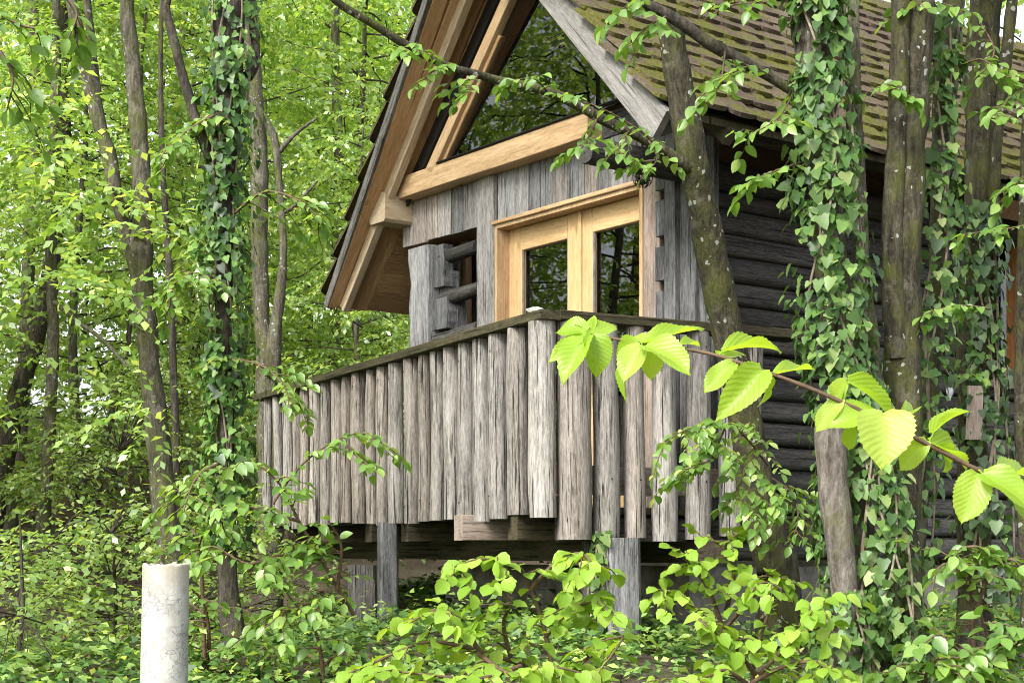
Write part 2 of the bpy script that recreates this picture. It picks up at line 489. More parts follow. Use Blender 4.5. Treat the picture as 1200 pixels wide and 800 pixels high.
def board(parent, name, p0, p1, width, thick, wdir, mat, jit=.002, taper=0.0, bev=.004, off=0.0):
    """plank from p0 to p1 (centre line); width along wdir, bevelled edges, slight wobble"""
    L = (p1 - p0).length
    x, y, z = frame(p1 - p0, wdir)
    mw = Matrix(((x.x, y.x, z.x, p0.x), (x.y, y.y, z.y, p0.y), (x.z, y.z, z.z, p0.z), (0, 0, 0, 1)))
    nseg = max(1, min(5, int(L / .5)))
    hw, ht = width / 2, thick / 2
    bev = min(bev, ht * .6, hw * .6)
    sec = [(-hw + bev, -ht), (hw - bev, -ht), (hw, -ht + bev), (hw, ht - bev), (hw - bev, ht), (-hw + bev, ht), (-hw, ht - bev), (-hw, -ht + bev)]
    vs, fs = [], []
    for i in range(nseg + 1):
        f = i / nseg
        k = 1 - taper * f
        jx = random.uniform(-jit, jit)
        w0 = 1 + random.uniform(-jit, jit) / max(hw, .01) * .6
        for (a, b_) in sec:
            vs.append((a * k * w0 + jx, b_, f * L))
    for i in range(nseg):
        for j in range(8):
            a = i * 8 + j; b_ = i * 8 + (j + 1) % 8
            fs.append((a, b_, b_ + 8, a + 8))
    fs.append(tuple(range(7, -1, -1)))
    fs.append(tuple(range(nseg * 8, nseg * 8 + 8)))
    return add(name, pymesh(name, vs, fs), mat, parent, mw)

def roundlog(parent, name, p0, p1, r0, r1, mat, nrad=12, nseg=6, jit=.05, flat=None, bend=0.0, square=0.0):
    """debarked log with lumps; flat: direction that is sawn off at the centre (half log)"""
    L = (p1 - p0).length
    x, y, z = frame(p1 - p0, flat if flat is not None else Vector((1, .2, .1)))
    mw = Matrix(((x.x, y.x, z.x, p0.x), (x.y, y.y, z.y, p0.y), (x.z, y.z, z.z, p0.z), (0, 0, 0, 1)))
    vs, fs = [], []
    ph = random.uniform(0, 100)
    b1, b2 = random.uniform(-bend, bend), random.uniform(-bend, bend)
    for i in range(nseg + 1):
        f = i / nseg
        r = r0 + (r1 - r0) * f
        cx = b1 * math.sin(f * math.pi) + .25 * b2 * math.sin(f * 6.3); cy = 0 if flat is not None else b2 * math.sin(f * math.pi)
        for j in range(nrad):
            a = 2 * math.pi * j / nrad
            rr = r * (1 + jit * 2 * noise.noise(Vector((math.cos(a) * 1.3 + ph, math.sin(a) * 1.3, f * L * 2.5))))
            if square: rr *= max(abs(math.cos(a)), abs(math.sin(a))) ** -square
            ex = 1 - .03 * (1 if i in (0, nseg) else 0)
            px_, py_ = rr * math.cos(a) * ex, rr * math.sin(a) * ex
            if flat is not None:
                px_ = max(px_, -.15 * r) if False else px_
                if px_ > .6 * r: px_ = .6 * r
            vs.append((px_ + cx, py_ + cy * .3, f * L))
    for i in range(nseg):
        for j in range(nrad):
            a = i * nrad + j; b_ = i * nrad + (j + 1) % nrad
            fs.append((a, b_, b_ + nrad, a + nrad))
    me = pymesh(name, vs, fs, True)
    # end caps with their own flat shading
    import bmesh
    bm = bmesh.new(); bm.from_mesh(me); bm.verts.ensure_lookup_table()
    c0 = bm.faces.new([bm.verts[j] for j in range(nrad - 1, -1, -1)])
    c1 = bm.faces.new([bm.verts[nseg * nrad + j] for j in range(nrad)])
    c0.smooth = c1.smooth = False
    for e in list(c0.edges) + list(c1.edges): e.smooth = False
    bm.to_mesh(me); bm.free()
    return add(name, me, mat, parent, mw)

def catmull(pts, sub):
    out = []
    n_ = len(pts)
    for i in range(n_ - 1):
        p0 = pts[max(i - 1, 0)]; p1 = pts[i]; p2 = pts[i + 1]; p3 = pts[min(i + 2, n_ - 1)]
        for k in range(sub):
            t = k / sub
            out.append(.5 * ((2 * p1) + (-p0 + p2) * t + (2 * p0 - 5 * p1 + 4 * p2 - p3) * t * t + (-p0 + 3 * p1 - 3 * p2 + p3) * t ** 3))
    out.append(pts[-1].copy())
    return out

def tube_arrays(pts, radii, nrad=8, lump=.08, lscale=5.0, seed=0.0):
    """pts list of Vector, radii list -> verts, quads"""
    n_ = len(pts)
    vs, fs = [], []
    prevx = None
    for i in range(n_):
        t = (pts[min(i + 1, n_ - 1)] - pts[max(i - 1, 0)])
        if t.length < 1e-8: t = Vector((0, 0, 1))
        t.normalize()
        if prevx is None:
            h = Vector((1, 0, 0)) if abs(t.x) < .8 else Vector((0, 1, 0))
            x = (h - t * h.dot(t)).normalized()
        else:
            x = prevx - t * prevx.dot(t)
            x.normalize()
        prevx = x
        y = t.cross(x)
        for j in range(nrad):
            a = 2 * math.pi * j / nrad
            dv = x * math.cos(a) + y * math.sin(a)
            k = 1.0
            if lump:
                q = pts[i] + dv * radii[i]
                k += lump * noise.noise(q * lscale + Vector((seed, 0, 0))) * 2 + lump * .7 * noise.noise(q * lscale * 3.1)
            vs.append(pts[i] + dv * radii[i] * k)
    for i in range(n_ - 1):
        for j in range(nrad):
            a = i * nrad + j; b_ = i * nrad + (j + 1) % nrad
            fs.append((a, b_, b_ + nrad, a + nrad))
    return vs, fs

def join_tubes(tubes):
    V_, F_ = [], []
    for vs, fs in tubes:
        o = len(V_)
        V_ += vs
        F_ += [tuple(i + o for i in f) for f in fs]
    return V_, F_

def stem_path(spec, sub=8):
    """spec [(px,py,Y,width_px)] -> points, radii"""
    pts = [P(a, b_, y) for a, b_, y, w_ in spec]
    rad = [Vector((w_ / 2 / F * y, 0, 0)) for a, b_, y, w_ in spec]
    return catmull(pts, sub), [max(.002, r.x) for r in catmull(rad, sub)]

# ------------------------------------------------------------------ leaf shapes (local: y = length 0..1, x = half width, z = up)
def leaf_shape(nl, prof, cols, teeth=0.0, fold=.15, droop=.15, wave=0.0, seed=0):
    r = random.Random(seed)
    vs, fs = [], []
    for i in range(nl + 1):
        t = i / nl
        w_ = prof(t)
        if teeth and 0 < i < nl:
            w_ *= 1 + teeth * (1 if i % 2 else -1)
        for j, c_ in enumerate(cols):
            x = c_ * w_
            yy = t + (.06 * teeth * 4 * (1 if i % 2 else 0) if abs(c_) == 1 else 0) - (.05 * abs(c_) if teeth else 0)
            z = abs(c_) * w_ * fold * 2 - droop * t * t + wave * math.sin(t * 9 + c_ * 2 + seed) * abs(c_) * .5
            vs.append((x, yy, z))
    k = len(cols)
    for i in range(nl):
        for j in range(k - 1):
            fs.append((i * k + j, i * k + j + 1, (i + 1) * k + j + 1, (i + 1) * k + j))
    return np.array(vs, dtype=np.float64), np.array(fs)

def hz_prof(t):      # rounded, short point
    return .46 * (math.sin(math.pi * min(1, (t + .06) ** .75 * .93)) ** .62) * (1 if t < .86 else max(.02, (1 - t) / .14) ** .7) if t > 0 else .12
def hz_prof2(t):
    if t <= 0: return .16
    return max(.012, .46 * (math.sin(math.pi * t ** .86) ** .52) * (1 if t < .82 else 1 - .35 * (t - .82) / .18))
def be_prof(t):
    return max(.01, .32 * math.sin(math.pi * min(1, t ** .85)) ** .8)
NEAR = [leaf_shape(26, hz_prof2, (-1, -.7, -.35, 0, .35, .7, 1), .035, .12 + .07 * i, .12 + .14 * i, .07, i) for i in range(3)]
HAZ = [leaf_shape(7, hz_prof2, (-1, 0, 1), .05, .12 + .06 * i, .1 + .1 * i, .03, i) for i in range(3)]
BEO = [leaf_shape(5, be_prof, (-1, 0, 1), 0, .15, .12, .02, 4), leaf_shape(5, be_prof, (-1, 0, 1), 0, .25, .25, .03, 5)]
BEQ = (np.array([(0, 0, 0), (.30, .48, .07), (0, 1, -.08), (-.30, .48, .07)], dtype=np.float64), np.array([(0, 1, 2, 3)]))
# three-lobed ivy leaf
_iv = [(0, 0, 0), (.26, -.12, .03), (.50, .10, .06), (.36, .36, .04), (.30, .62, .02), (0, 1.0, -.10), (-.30, .62, .02), (-.36, .36, .04), (-.50, .10, .06), (-.26, -.12, .03)]
_ivc = (0, .38, -.03)
IVV = np.array(_iv + [_ivc], dtype=np.float64)
IVF = np.array([(10, i, (i + 1) % 10) for i in range(10)])
IVY_T = (IVV, IVF)
IVQ = (np.array([(0, 0, 0), (.48, .14, .05), (.0, 1, -.06), (-.48, .14, .05)], dtype=np.float64), np.array([(0, 1, 2, 3)]))

def shape_mesh(name, shp, mat, smooth=True):
    me = npmesh(name, shp[0], shp[1], None, smooth)
    me.materials.append(mat)
    return me

class Leaves:
    """collects leaf placements: base point, axis, normal, size"""
    def __init__(self): self.p, self.d, self.n, self.s = [], [], [], []
    def put(self, p, d, n, s):
        self.p.append(tuple(p)); self.d.append(tuple(d)); self.n.append(tuple(n)); self.s.append(s)
    def arrays(self):
        p = np.array(self.p, dtype=np.float64); d = np.array(self.d, dtype=np.float64); n_ = np.array(self.n, dtype=np.float64); s = np.array(self.s, dtype=np.float64)
        return p, d, n_, s

def basis(d, n_):
    d = d / (np.linalg.norm(d, axis=1, keepdims=True) + 1e-9)
    x = np.cross(d, n_)
    l = np.linalg.norm(x, axis=1, keepdims=True)
    x = np.where(l < 1e-4, np.cross(d, np.array([[.3, .5, .8]])), x)
    x = x / (np.linalg.norm(x, axis=1, keepdims=True) + 1e-9)
    z = np.cross(x, d)
    return x, d, z

def joined_leaves(name, p, d, n_, s, shp, rng):
    x, y, z = basis(d, n_)
    sv, sf = shp
    N, k = len(p), len(sv)
    vs = p[:, None, :] + s[:, None, None] * (sv[None, :, 0:1] * x[:, None, :] + sv[None, :, 1:2] * y[:, None, :] + sv[None, :, 2:3] * z[:, None, :])
    fs = (sf[None, :, :] + (np.arange(N) * k)[:, None, None]).reshape(-1, sf.shape[1])
    rnd = np.repeat(rng.random(N), k)
    return npmesh(name, vs.reshape(-1, 3), fs, rnd, False)

def leaf_parts(parent, L, meshes, mat_join, shp_join, limit=300, name='leaf'):
    p, d, n_, s = L.arrays()
    if len(p) == 0: return
    pxv = 600 + F * p[:, 0] / p[:, 1]; pyv = HZ - F * (p[:, 2] - EYE) / p[:, 1]
    vis = (pxv > -20) & (pxv < 1220) & (pyv > -20) & (pyv < 820)
    key = -(s / p[:, 1]) * RNG.uniform(.8, 1.2, len(p)) + np.where(vis, 0, 10)
    order = np.argsort(key)
    first = order[:limit]; rest = order[limit:]
    x, y, z = basis(d, n_)
    po = org(parent)
    for i in first:
        o = bpy.data.objects.new(name, meshes[int(RNG.integers(len(meshes)))])
        COL.objects.link(o)
        o.parent = parent
        q = s[i]
        o.matrix_basis = Matrix(((x[i, 0] * q, y[i, 0] * q, z[i, 0] * q, p[i, 0] - po.x), (x[i, 1] * q, y[i, 1] * q, z[i, 1] * q, p[i, 1] - po.y), (x[i, 2] * q, y[i, 2] * q, z[i, 2] * q, p[i, 2] - po.z), (0, 0, 0, 1)))
    if len(rest):
        o = add('leaves', joined_leaves('leaves', p[rest], d[rest], n_[rest], s[rest], shp_join, RNG), mat_join, parent)
        o['kind'] = 'stuff'

def rv(a=1.0):
    return Vector((random.gauss(0, a), random.gauss(0, a), random.gauss(0, a)))

def spray(L, pts, size, step, rng_up=.35, droop=.3, start=.15, jitter=.35, spread=.85):
    """alternate leaves along a twig polyline"""
    acc, side = 0.0, 1
    total = sum((pts[i + 1] - pts[i]).length for i in range(len(pts) - 1))
    run = 0
    nxt = total * start
    for i in range(len(pts) - 1):
        a, b_ = pts[i], pts[i + 1]
        seg = (b_ - a).length
        while nxt <= run + seg + 1e-9:
            f = (nxt - run) / max(seg, 1e-9)
            q = a.lerp(b_, f)
            t = (b_ - a).normalized()
            lat = t.cross(Vector((0, 0, 1)))
            if lat.length < .1: lat = Vector((1, 0, 0))
            lat.normalize()
            dd = t * .55 + lat * side * spread + Vector((0, 0, -droop)) + rv(jitter * .5)
            nn = Vector((0, 0, 1)) + rv(rng_up) + Vector((0, -.25, 0))
            L.put(q, dd, nn, size * random.choice((.5, .75, 1.0, 1.0, 1.15)) * random.uniform(.85, 1.1))
            side = -side
            nxt += step * random.uniform(.7, 1.3)
        run += seg
    t = (pts[-1] - pts[-2]).normalized()
    L.put(pts[-1], t + Vector((0, 0, -droop)), Vector((0, 0, 1)) + rv(rng_up), size)

def arc(p, d, length, droop, n_=5, wob=.04):
    """drooping twig polyline"""
    d = d.normalized()
    out = [p.copy()]
    for i in range(1, n_ + 1):
        f = i / n_
        out.append(p + d * length * f + Vector((0, 0, -droop * length * f * f)) + rv(wob * length) * f)
    return out

# ================================================================== SETTING
xs = np.sinh(np.linspace(-1, 1, 181) * 5.2) / math.sinh(5.2) * 500
ys = np.concatenate([np.linspace(-120, -8, 12), np.linspace(-6, 26, 130), 26 + np.sinh(np.linspace(0, 1, 50)[1:] * 4) / math.sinh(4) * 800])
gxv, gyv = np.meshgrid(xs, ys)
gzv = ground_z(gxv, gyv)
nx_, ny_ = len(xs), len(ys)
gv = np.stack([gxv.ravel(), gyv.ravel(), gzv.ravel()], 1)
idx = np.arange(nx_ * ny_).reshape(ny_, nx_)
gf_ = np.stack([idx[:-1, :-1].ravel(), idx[:-1, 1:].ravel(), idx[1:, 1:].ravel(), idx[1:, :-1].ravel()], 1)
g = add('ground', npmesh('ground', gv, gf_, None, True), M['ground'])
g['kind'] = 'structure'

# ================================================================== CABIN
cab0 = H(1.6, 0, 0); cab0.z = gz(cab0.x, cab0.y)
cabin = thing('timber_cabin', 'weathered timber cabin on stilts with mossy tiled roof and log balcony', 'cabin', cab0)

FLOOR = .26
TR, TL = .946, 1.058
def zr(s): return 2.40 + TR * (s + .81)         # underside line of right slope
def zl(s): return 6.15 - TL * s                 # underside line of left slope
S_AP = (6.15 - 2.40 - TR * .81) / (TR + TL)     # apex
Z_AP = zr(S_AP)
def dedge(s): return .90 - .1314 * (s + .81)    # verge line, slightly skew to the wall
BACK = -7.0                                     # rear of the house (negative d)
SL = 3.91                                       # left eave
SR = -.81
WL = 3.22                                       # wall width

# --- roof: two sheathing slabs as the part, tiles as sub-parts
def slab(s0, s1, zf, t0, t1):
    a = [H(s0, dedge(s0), zf(s0) + t0), H(s1, dedge(s1), zf(s1) + t0), H(s1, BACK - .4, zf(s1) + t0), H(s0, BACK - .4, zf(s0) + t0)]
    b_ = [q + Vector((0, 0, t1 - t0)) for q in a]
    return a + b_
vs = slab(SR, S_AP, zr, .06, .10) + slab(S_AP, SL, zl, .03, .09)
bf = [(0, 1, 2, 3), (7, 6, 5, 4), (0, 4, 5, 1), (1, 5, 6, 2), (2, 6, 7, 3), (3, 7, 4, 0)]
roof = add('roof', pymesh('roof', vs, bf + [tuple(i + 8 for i in f) for f in bf]), M['soffit'], cabin)
roof.data.materials.append(M['rail'])
for q_ in range(6): roof.data.polygons[q_].material_index = 1

# tile: rounded lower end, 12 outline points
TW, TLEN, TEXP = .205, .40, .178
def tile_shape():
    hw = TW / 2 - .0015
    out = [(-hw, TLEN), (-hw, .075)]
    for k in range(1, 6):
        a = math.pi + math.pi * k / 6
        out.append((hw * math.cos(a), .075 + .055 * math.sin(a)))
    out += [(hw, .075), (hw, TLEN)]
    n_ = len(out)
    top = [(x, y, .022 + .008 * (1 - (x / hw) ** 2)) for x, y in out]
    bot = [(x, y, 0) for x, y in out]
    return top, bot, n_
tt, tb, tn = tile_shape()
tvs = tt + tb
tfs = [tuple(range(tn))] + [(i, i + tn, (i + 1) % tn + tn, (i + 1) % tn) for i in range(tn)]
tile_me = pymesh('roof_tile', tvs, tfs); tile_me.materials.append(M['tile'])
def tile_rows(s_start, sgn, zf, tan, nrow, top_off):
    th = math.atan(tan)
    up = (U * (sgn * math.cos(th)) + Vector((0, 0, math.sin(th)))).normalized()
    along = V * (1 if sgn > 0 else -1)
    nrm = along.cross(up).normalized()
    if nrm.z < 0: nrm = -nrm
    out = []
    for r_ in range(nrow):
        q = -.07 + r_ * TEXP
        s = s_start + sgn * q * math.cos(th)
        z = zf(s) + top_off
        de = dedge(s)
        n_ = int((de - BACK + .4) / TW)
        sag = .0
        for c_ in range(n_ + 1):
            d_ = de + .03 - TW * (c_ + .5 * (r_ % 2)) - .0
            if d_ > de - .03: d_ = de - .03 if r_ % 2 == 0 else de - .03
            wav = .012 * math.sin(d_ * 2.1 + 1) + .014 * noise.noise(Vector((d_ * 1.3, r_ * .25, 3)))
            p = H(s, d_, z) + nrm * (wav + .052) + up * random.gauss(0, .012)
            tilt = -.095 + random.gauss(0, .022)
            y_ = (up * math.cos(tilt) + nrm * math.sin(tilt)).normalized()
            x_ = (along + nrm * random.gauss(0, .025) + up * random.gauss(0, .025)).normalized()
            z_ = x_.cross(y_).normalized(); 
            if z_.dot(nrm) < 0: x_ = -x_; z_ = x_.cross(y_).normalized()
            x_ = y_.cross(z_)
            out.append((p, x_, y_, z_))
    return out
right_tiles = tile_rows(SR, 1, zr, TR, int((S_AP - SR) / math.cos(math.atan(TR)) / TEXP), .10)
left_tiles = tile_rows(SL, -1, zl, TL, int((SL - S_AP) / math.cos(math.atan(TL)) / TEXP), .09)
def place_tile(t, name='roof_tile'):
    p, x_, y_, z_ = t
    return add(name, tile_me, None, roof, Matrix(((x_.x, y_.x, z_.x, p.x), (x_.y, y_.y, z_.y, p.y), (x_.z, y_.z, z_.z, p.z), (0, 0, 0, 1))))
def inview(p):
    a, b_ = proj(p)
    return -10 < a < 1230 and -15 < b_ < 815
right_tiles.sort(key=lambda t: (not inview(t[0]), t[0].y))
for t in right_tiles[:300]: place_tile(t)
def tiles_joined(ts, name):
    V_, F_ = [], []
    r_ = []
    for p, x_, y_, z_ in ts:
        o = len(V_)
        q = random.random()
        for a in tvs: V_.append(p + x_ * a[0] + y_ * a[1] + z_ * a[2]); r_.append(q)
        F_ += [tuple(i + o for i in f) for f in tfs]
    me = pymesh(name, V_, F_)
    at_ = me.attributes.new('rnd', 'FLOAT', 'POINT'); at_.data.foreach_set('value', r_)
    o = add(name, me, M['tile'], roof); o['kind'] = 'stuff'
tiles_joined(right_tiles[300:] + left_tiles, 'far_roof_tiles')

# --- verge boards and left soffit
def up_left(s, d, off=0.0): return H(s, d, zl(s) + off)
def up_right(s, d, off=0.0): return H(s, d, zr(s) + off)
# grey barge board on the right verge
nR = (Vector((0, 0, 1)) - U * TR).normalized()
board(cabin, 'barge_board', up_right(SR - .03, dedge(SR) + .02, .0), up_right(S_AP + .02, dedge(S_AP) + .02, .0), .19, .045, nR, M['barge'])
board(cabin, 'barge_trim', up_right(SR - .03, dedge(SR) - .03, .085), up_right(S_AP, dedge(S_AP) - .03, .085), .05, .05, nR, M['dark_log'])
nL = (Vector((0, 0, 1)) + U * TL).normalized()
board(cabin, 'barge_board', up_left(SL + .03, dedge(SL) + .015, .05), up_left(S_AP, dedge(S_AP) + .015, .05), .075, .03, nL, M['post'])
# soffit boards under the left verge, running up the slope
for k in range(4):
    def dd(s, f): return -.05 + (dedge(s) - .0 + .05) * f
    f0 = (k + .5) / 4
    wd = (dedge(2.6) + .05) / 4 - .006
    board(cabin, 'soffit_board', up_left(SL, dd(SL, f0), .008), up_left(S_AP, dd(S_AP, f0), .008), wd, .022, V, M['soffit'])
# fly rafter
board(cabin, 'fly_rafter', up_left(SL - .05, dedge(SL) * .62, -.055), up_left(S_AP, dedge(S_AP) * .50, -.055), .065, .09, V, M['rafter'])
# eave soffit boards on the left, running back along the eave
for k in range(5):
    s = WL + .04 + (SL - WL - .04) * (k + .5) / 5
    board(cabin, 'eave_board', H(s, -.06, zl(s) + .012), H(s, BACK, zl(s) + .012), .155 * 1.2, .02, (U * math.cos(.81) - Vector((0, 0, math.sin(.81)))), M['soffit'])

# --- front wall
def wallbox(pts_lo, thick, name, mat, parent):
    pass
# gable glazing : frame members in the front plane
GD = .12
gl0 = sz(FP(517, 192, GD)); 
off_gl = gl0[1] + TL * gl0[0]                    # z + TL*s on the glass edge
def zgl(s): return off_gl - TL * s
b_lo_L = FP(482, 233, .1); b_lo_R = FP(698, 158, .1)
sL0, zL0 = sz(b_lo_L); sR0, zR0 = sz(b_lo_R)
zb = (zL0 + zR0) / 2                              # underside of tie beam
TBH = .165
front = None
# core of the front wall: posts, head and sill studs as one dark backing with openings left free
def box(lo_s, hi_s, lo_d, hi_d, lo_z, hi_z):
    return [H(s, d, z) for z in (lo_z, hi_z) for s, d in ((lo_s, lo_d), (hi_s, lo_d), (hi_s, hi_d), (lo_s, hi_d))]
BXF = [(3, 2, 1, 0), (4, 5, 6, 7), (0, 1, 5, 4), (1, 2, 6, 5), (2, 3, 7, 6), (3, 0, 4, 7)]
def boxes(lst):
    V_, F_ = [], []
    for b_ in lst:
        o = len(V_); V_ += box(*b_); F_ += [tuple(i + o for i in f) for f in BXF]
    return V_, F_
d_r = sz(FP(757.5, 300))[0]; d_l = sz(FP(584, 300))[0]      # door opening
d_top = (sz(FP(757.5, 223))[1] + sz(FP(584, 268))[1]) / 2
pl_r = sz(FP(563, 300))[0]                                     # left edge of full height plank
sk_z = (sz(FP(475, 290))[1] + sz(FP(566, 264))[1]) / 2        # bottom of skirt on the left
fv, ff = boxes([(0.0, d_r - .005, -.10, -.03, FLOOR - .1, zb), (d_l + .005, pl_r - .02, -.10, -.03, FLOOR - .1, zb),
                (d_r - .004, d_l + .004, -.10, -.03, d_top + .07, zb - .002), (pl_r - .021, WL - .02, -.10, -.03, sk_z + .03, zb - .001)])
front = add('front_wall', pymesh('front_wall', fv, ff), M['interior'], cabin)
# planks above door and recess
edges = [WL]
src_w = [15, 15, 15, 14, 11, 16]
s = WL
wid = [.165, .155, .15, .13, .14, .15, .15, .21]
rest_w = [.12, .155, .19, .14, .20, .15, .21, .16, .18, .13, .2]
allw = []
acc = 0
lst = [.17, .15, .16, .14, .15, .10]
s = WL + .01
k = 0
random.seed(21)
while s > d_r - .02:
    if s > pl_r + .03 and s - .15 < pl_r + .05: wv = s - pl_r - .004
    else: wv = random.choice([.12, .14, .16, .19, .21])
    s2 = max(s - wv, d_r - .13)
    if abs(s - pl_r) < .02 or (s > d_l and s < pl_r + .01):
        s2 = max(s2, d_l - .012) if s > d_l + .02 else s2
    mid_s = (s + s2) / 2
    zlow = sk_z if mid_s > pl_r else d_top + .055
    if d_l < mid_s < pl_r: 
        s = s2; continue
    dz = random.uniform(-.008, .008)
    pr = random.uniform(-.006, .006)
    board(front, 'plank', H(mid_s, pr, zlow + dz), H(mid_s, pr, zb - .004), (s - s2) - .005, .026, U, M['grey_plank'])
    s = s2
# full height plank between recess and door
mid_s = (pl_r + d_l) / 2 + .0
board(front, 'plank', H(mid_s, .022, FLOOR + .0), H(mid_s, .022, zb - .004), pl_r - d_l - .01, .034, U, M['grey_plank'])
# right jamb board (brownish), notched grey corner board, smooth grey corner planks
j0, j1 = sz(FP(778, 300))[0], d_r
board(front, 'jamb_board', H((j0 + j1) / 2, .012, FLOOR), H((j0 + j1) / 2, .012, zb - .25), j1 - j0 - .006, .036, U, M['jamb'])
n1 = sz(FP(802, 300))[0]
cs_ = [230, 284, 336]
prev = FLOOR
zs_n = sorted(sz(FP(786, y))[1] for y in cs_)
segs = [FLOOR] + zs_n + [zb - .13]
nm_ = n1 + (j0 - n1) * .55
board(front, 'corner_board', H((nm_ + n1) / 2, .03, FLOOR), H((nm_ + n1) / 2, .03, zb - .13), nm_ - n1 - .004, .10, U, M['grey_log'])
for a, b_ in zip(segs[:-1], segs[1:]):
    a2 = a + (.035 if a != FLOOR else 0); b2 = b_ - (.035 if b_ != segs[-1] else 0)
    board(front, 'notched_log_end', H((j0 + nm_) / 2, .035, a2), H((j0 + nm_) / 2, .035, b2), j0 - nm_ - .006, .09, U, M['grey_log'])
for q in zs_n:
    board(front, 'notch_block', H((j0 + nm_) / 2, -.03, q - .05), H((j0 + nm_) / 2, -.03, q + .05), j0 - nm_ - .008, .06, U, M['dark_log'])
    c0_ = H(nm_ + .022, .02, q - .012)
    tri = [c0_ + U * (.018 * math.cos(k_)) + Vector((0, 0, .03 * math.sin(k_))) for k_ in (1.6, 3.4, 4.9, 5.9)]
    add('chinking', pymesh('chinking', tri + [q_ + V * .03 for q_ in tri], [(0, 1, 2, 3), (7, 6, 5, 4), (0, 4, 5, 1), (1, 5, 6, 2), (2, 6, 7, 3), (3, 7, 4, 0)]), M['chink'], front)
board(front, 'corner_plank', H(n1 - .075, .02, FLOOR - .1), H(n1 - .075, .02, zb - .13), .14, .05, U, M['grey_log'])
board(front, 'corner_plank', H(n1 - .215, -.01, FLOOR - .1), H(n1 - .215, -.01, zb - .13), .13, .05, U, M['grey_log'])
# tie beam
s_lo_ = (off_gl - (zb + TBH)) / TL
board(cabin, 'tie_beam', H(WL + .02, .07, zb + TBH / 2), H(.74, .07, zb + TBH / 2), TBH, .16, Vector((0, 0, 1)), M['new_wood'], jit=.004)
board(cabin, 'beam_flashing', H(s_lo_, GD + .02, zb + TBH + .008), H(.2, GD + .02, zb + TBH + .008), .014, .05, Vector((0, 0, 1)), M['iron'])
board(front, 'plank', H(.36, .03, zb + TBH / 2), H(.02, .03, zb + TBH / 2), .0, .05, Vector((0, 0, 1)), M['grey_log']) if False else board(front, 'infill_board', H(.738, .0, zb + TBH / 2), H(.02, .0, zb + TBH / 2), TBH, .05, Vector((0, 0, 1)), M['grey_log'])
# glazing frame, left side
cosL = math.cos(math.atan(TL))
s_lo = (off_gl - (zb + TBH)) / TL
def gline(off, s): return H(s, GD - .02, off_gl + off - TL * s)
board(cabin, 'gable_rafter', gline(.10, s_lo + .12), gline(.10, S_AP - .1), .095, .10, nL, M['new_wood'])
board(cabin, 'vent_strip', H(WL + .02, GD - .06, zl(WL + .02) - .075), H(S_AP - .1, GD - .06, zl(S_AP - .1) - .075), .12, .03, nL, M['mesh_strip'])
board(cabin, 'glazing_bar', H(s_lo, GD - .035, zgl(s_lo) + .012), H(S_AP + .3, GD - .035, zgl(S_AP + .3) + .012), .05, .06, nL, M['soffit'])
# right side glazing frame
off_r = zr(0) - .22
board(cabin, 'gable_rafter', H(.5, GD - .04, off_r + TR * .5 + .08), H(S_AP + .02, GD - .04, off_r + TR * (S_AP + .02) + .08), .10, .10, nR, M['new_wood'])
s_rlo = (zb + TBH - off_r) / TR
s_pk = (off_gl - off_r) / (TL + TR)
gp = [H(s_lo, GD - .02, zb + TBH), H(s_rlo, GD - .02, zb + TBH), H(s_pk, GD - .02, off_gl - TL * s_pk)]
gp += [q + V * .008 for q in gp]
add('gable_pane', pymesh('gable_pane', gp, [(0, 1, 2), (5, 4, 3), (0, 3, 4, 1), (1, 4, 5, 2), (2, 5, 3, 0)]), M['glass'], cabin)

# left purlin end beam, right eave log
board(cabin, 'purlin_end', H(3.20, -.5, zb - .07), H(3.20, .27, zb - .07), .23, .23, U, M['rafter'], bev=.02)
pe0 = hit(688, 174, H(-.10, 0, 0), U); 
roundlog(cabin, 'eave_log', H(-.10, .87, 2.40), H(-.10, BACK, 2.42), .085, .095, M['dark_log'], 12, 14, .07, bend=.03)
roundlog(cabin, 'eave_log', H(-.42, .30, 2.60), H(-.42, BACK, 2.62), .07, .07, M['dark_log'], 10, 10, .07, bend=.03)
for k in range(9):
    d_ = .35 - k * .8
    board(cabin, 'rafter', H(-.80, d_, zr(-.80) + .0), H(.3, d_, zr(.3) + .0), .07, .10, V, M['rail'])

# --- door: frame, two leaves, panes
dz0 = FLOOR
def fb(parent, name, s0, z0, s1, z1, wd, th, d, wdir, mat):
    return board(parent, name, H(s0, d, z0), H(s1, d, z1), wd, th, wdir, mat, jit=0.0)
dfv, dff = boxes([(d_r + .0, d_r + .03, -.10, .035, dz0, d_top + .03), (d_l - .03, d_l, -.12, .035, dz0, d_top + .03), (d_r + .031, d_l - .031, -.12, .035, d_top - .0, d_top + .03)])
door = add('door', pymesh('door', dfv, dff), M['new_wood'], cabin)
board(door, 'lintel_trim', H(d_r - .01, .03, d_top + .045), H(d_l + .01, .03, d_top + .045), .03, .05, Vector((0, 0, 1)), M['new_wood'])
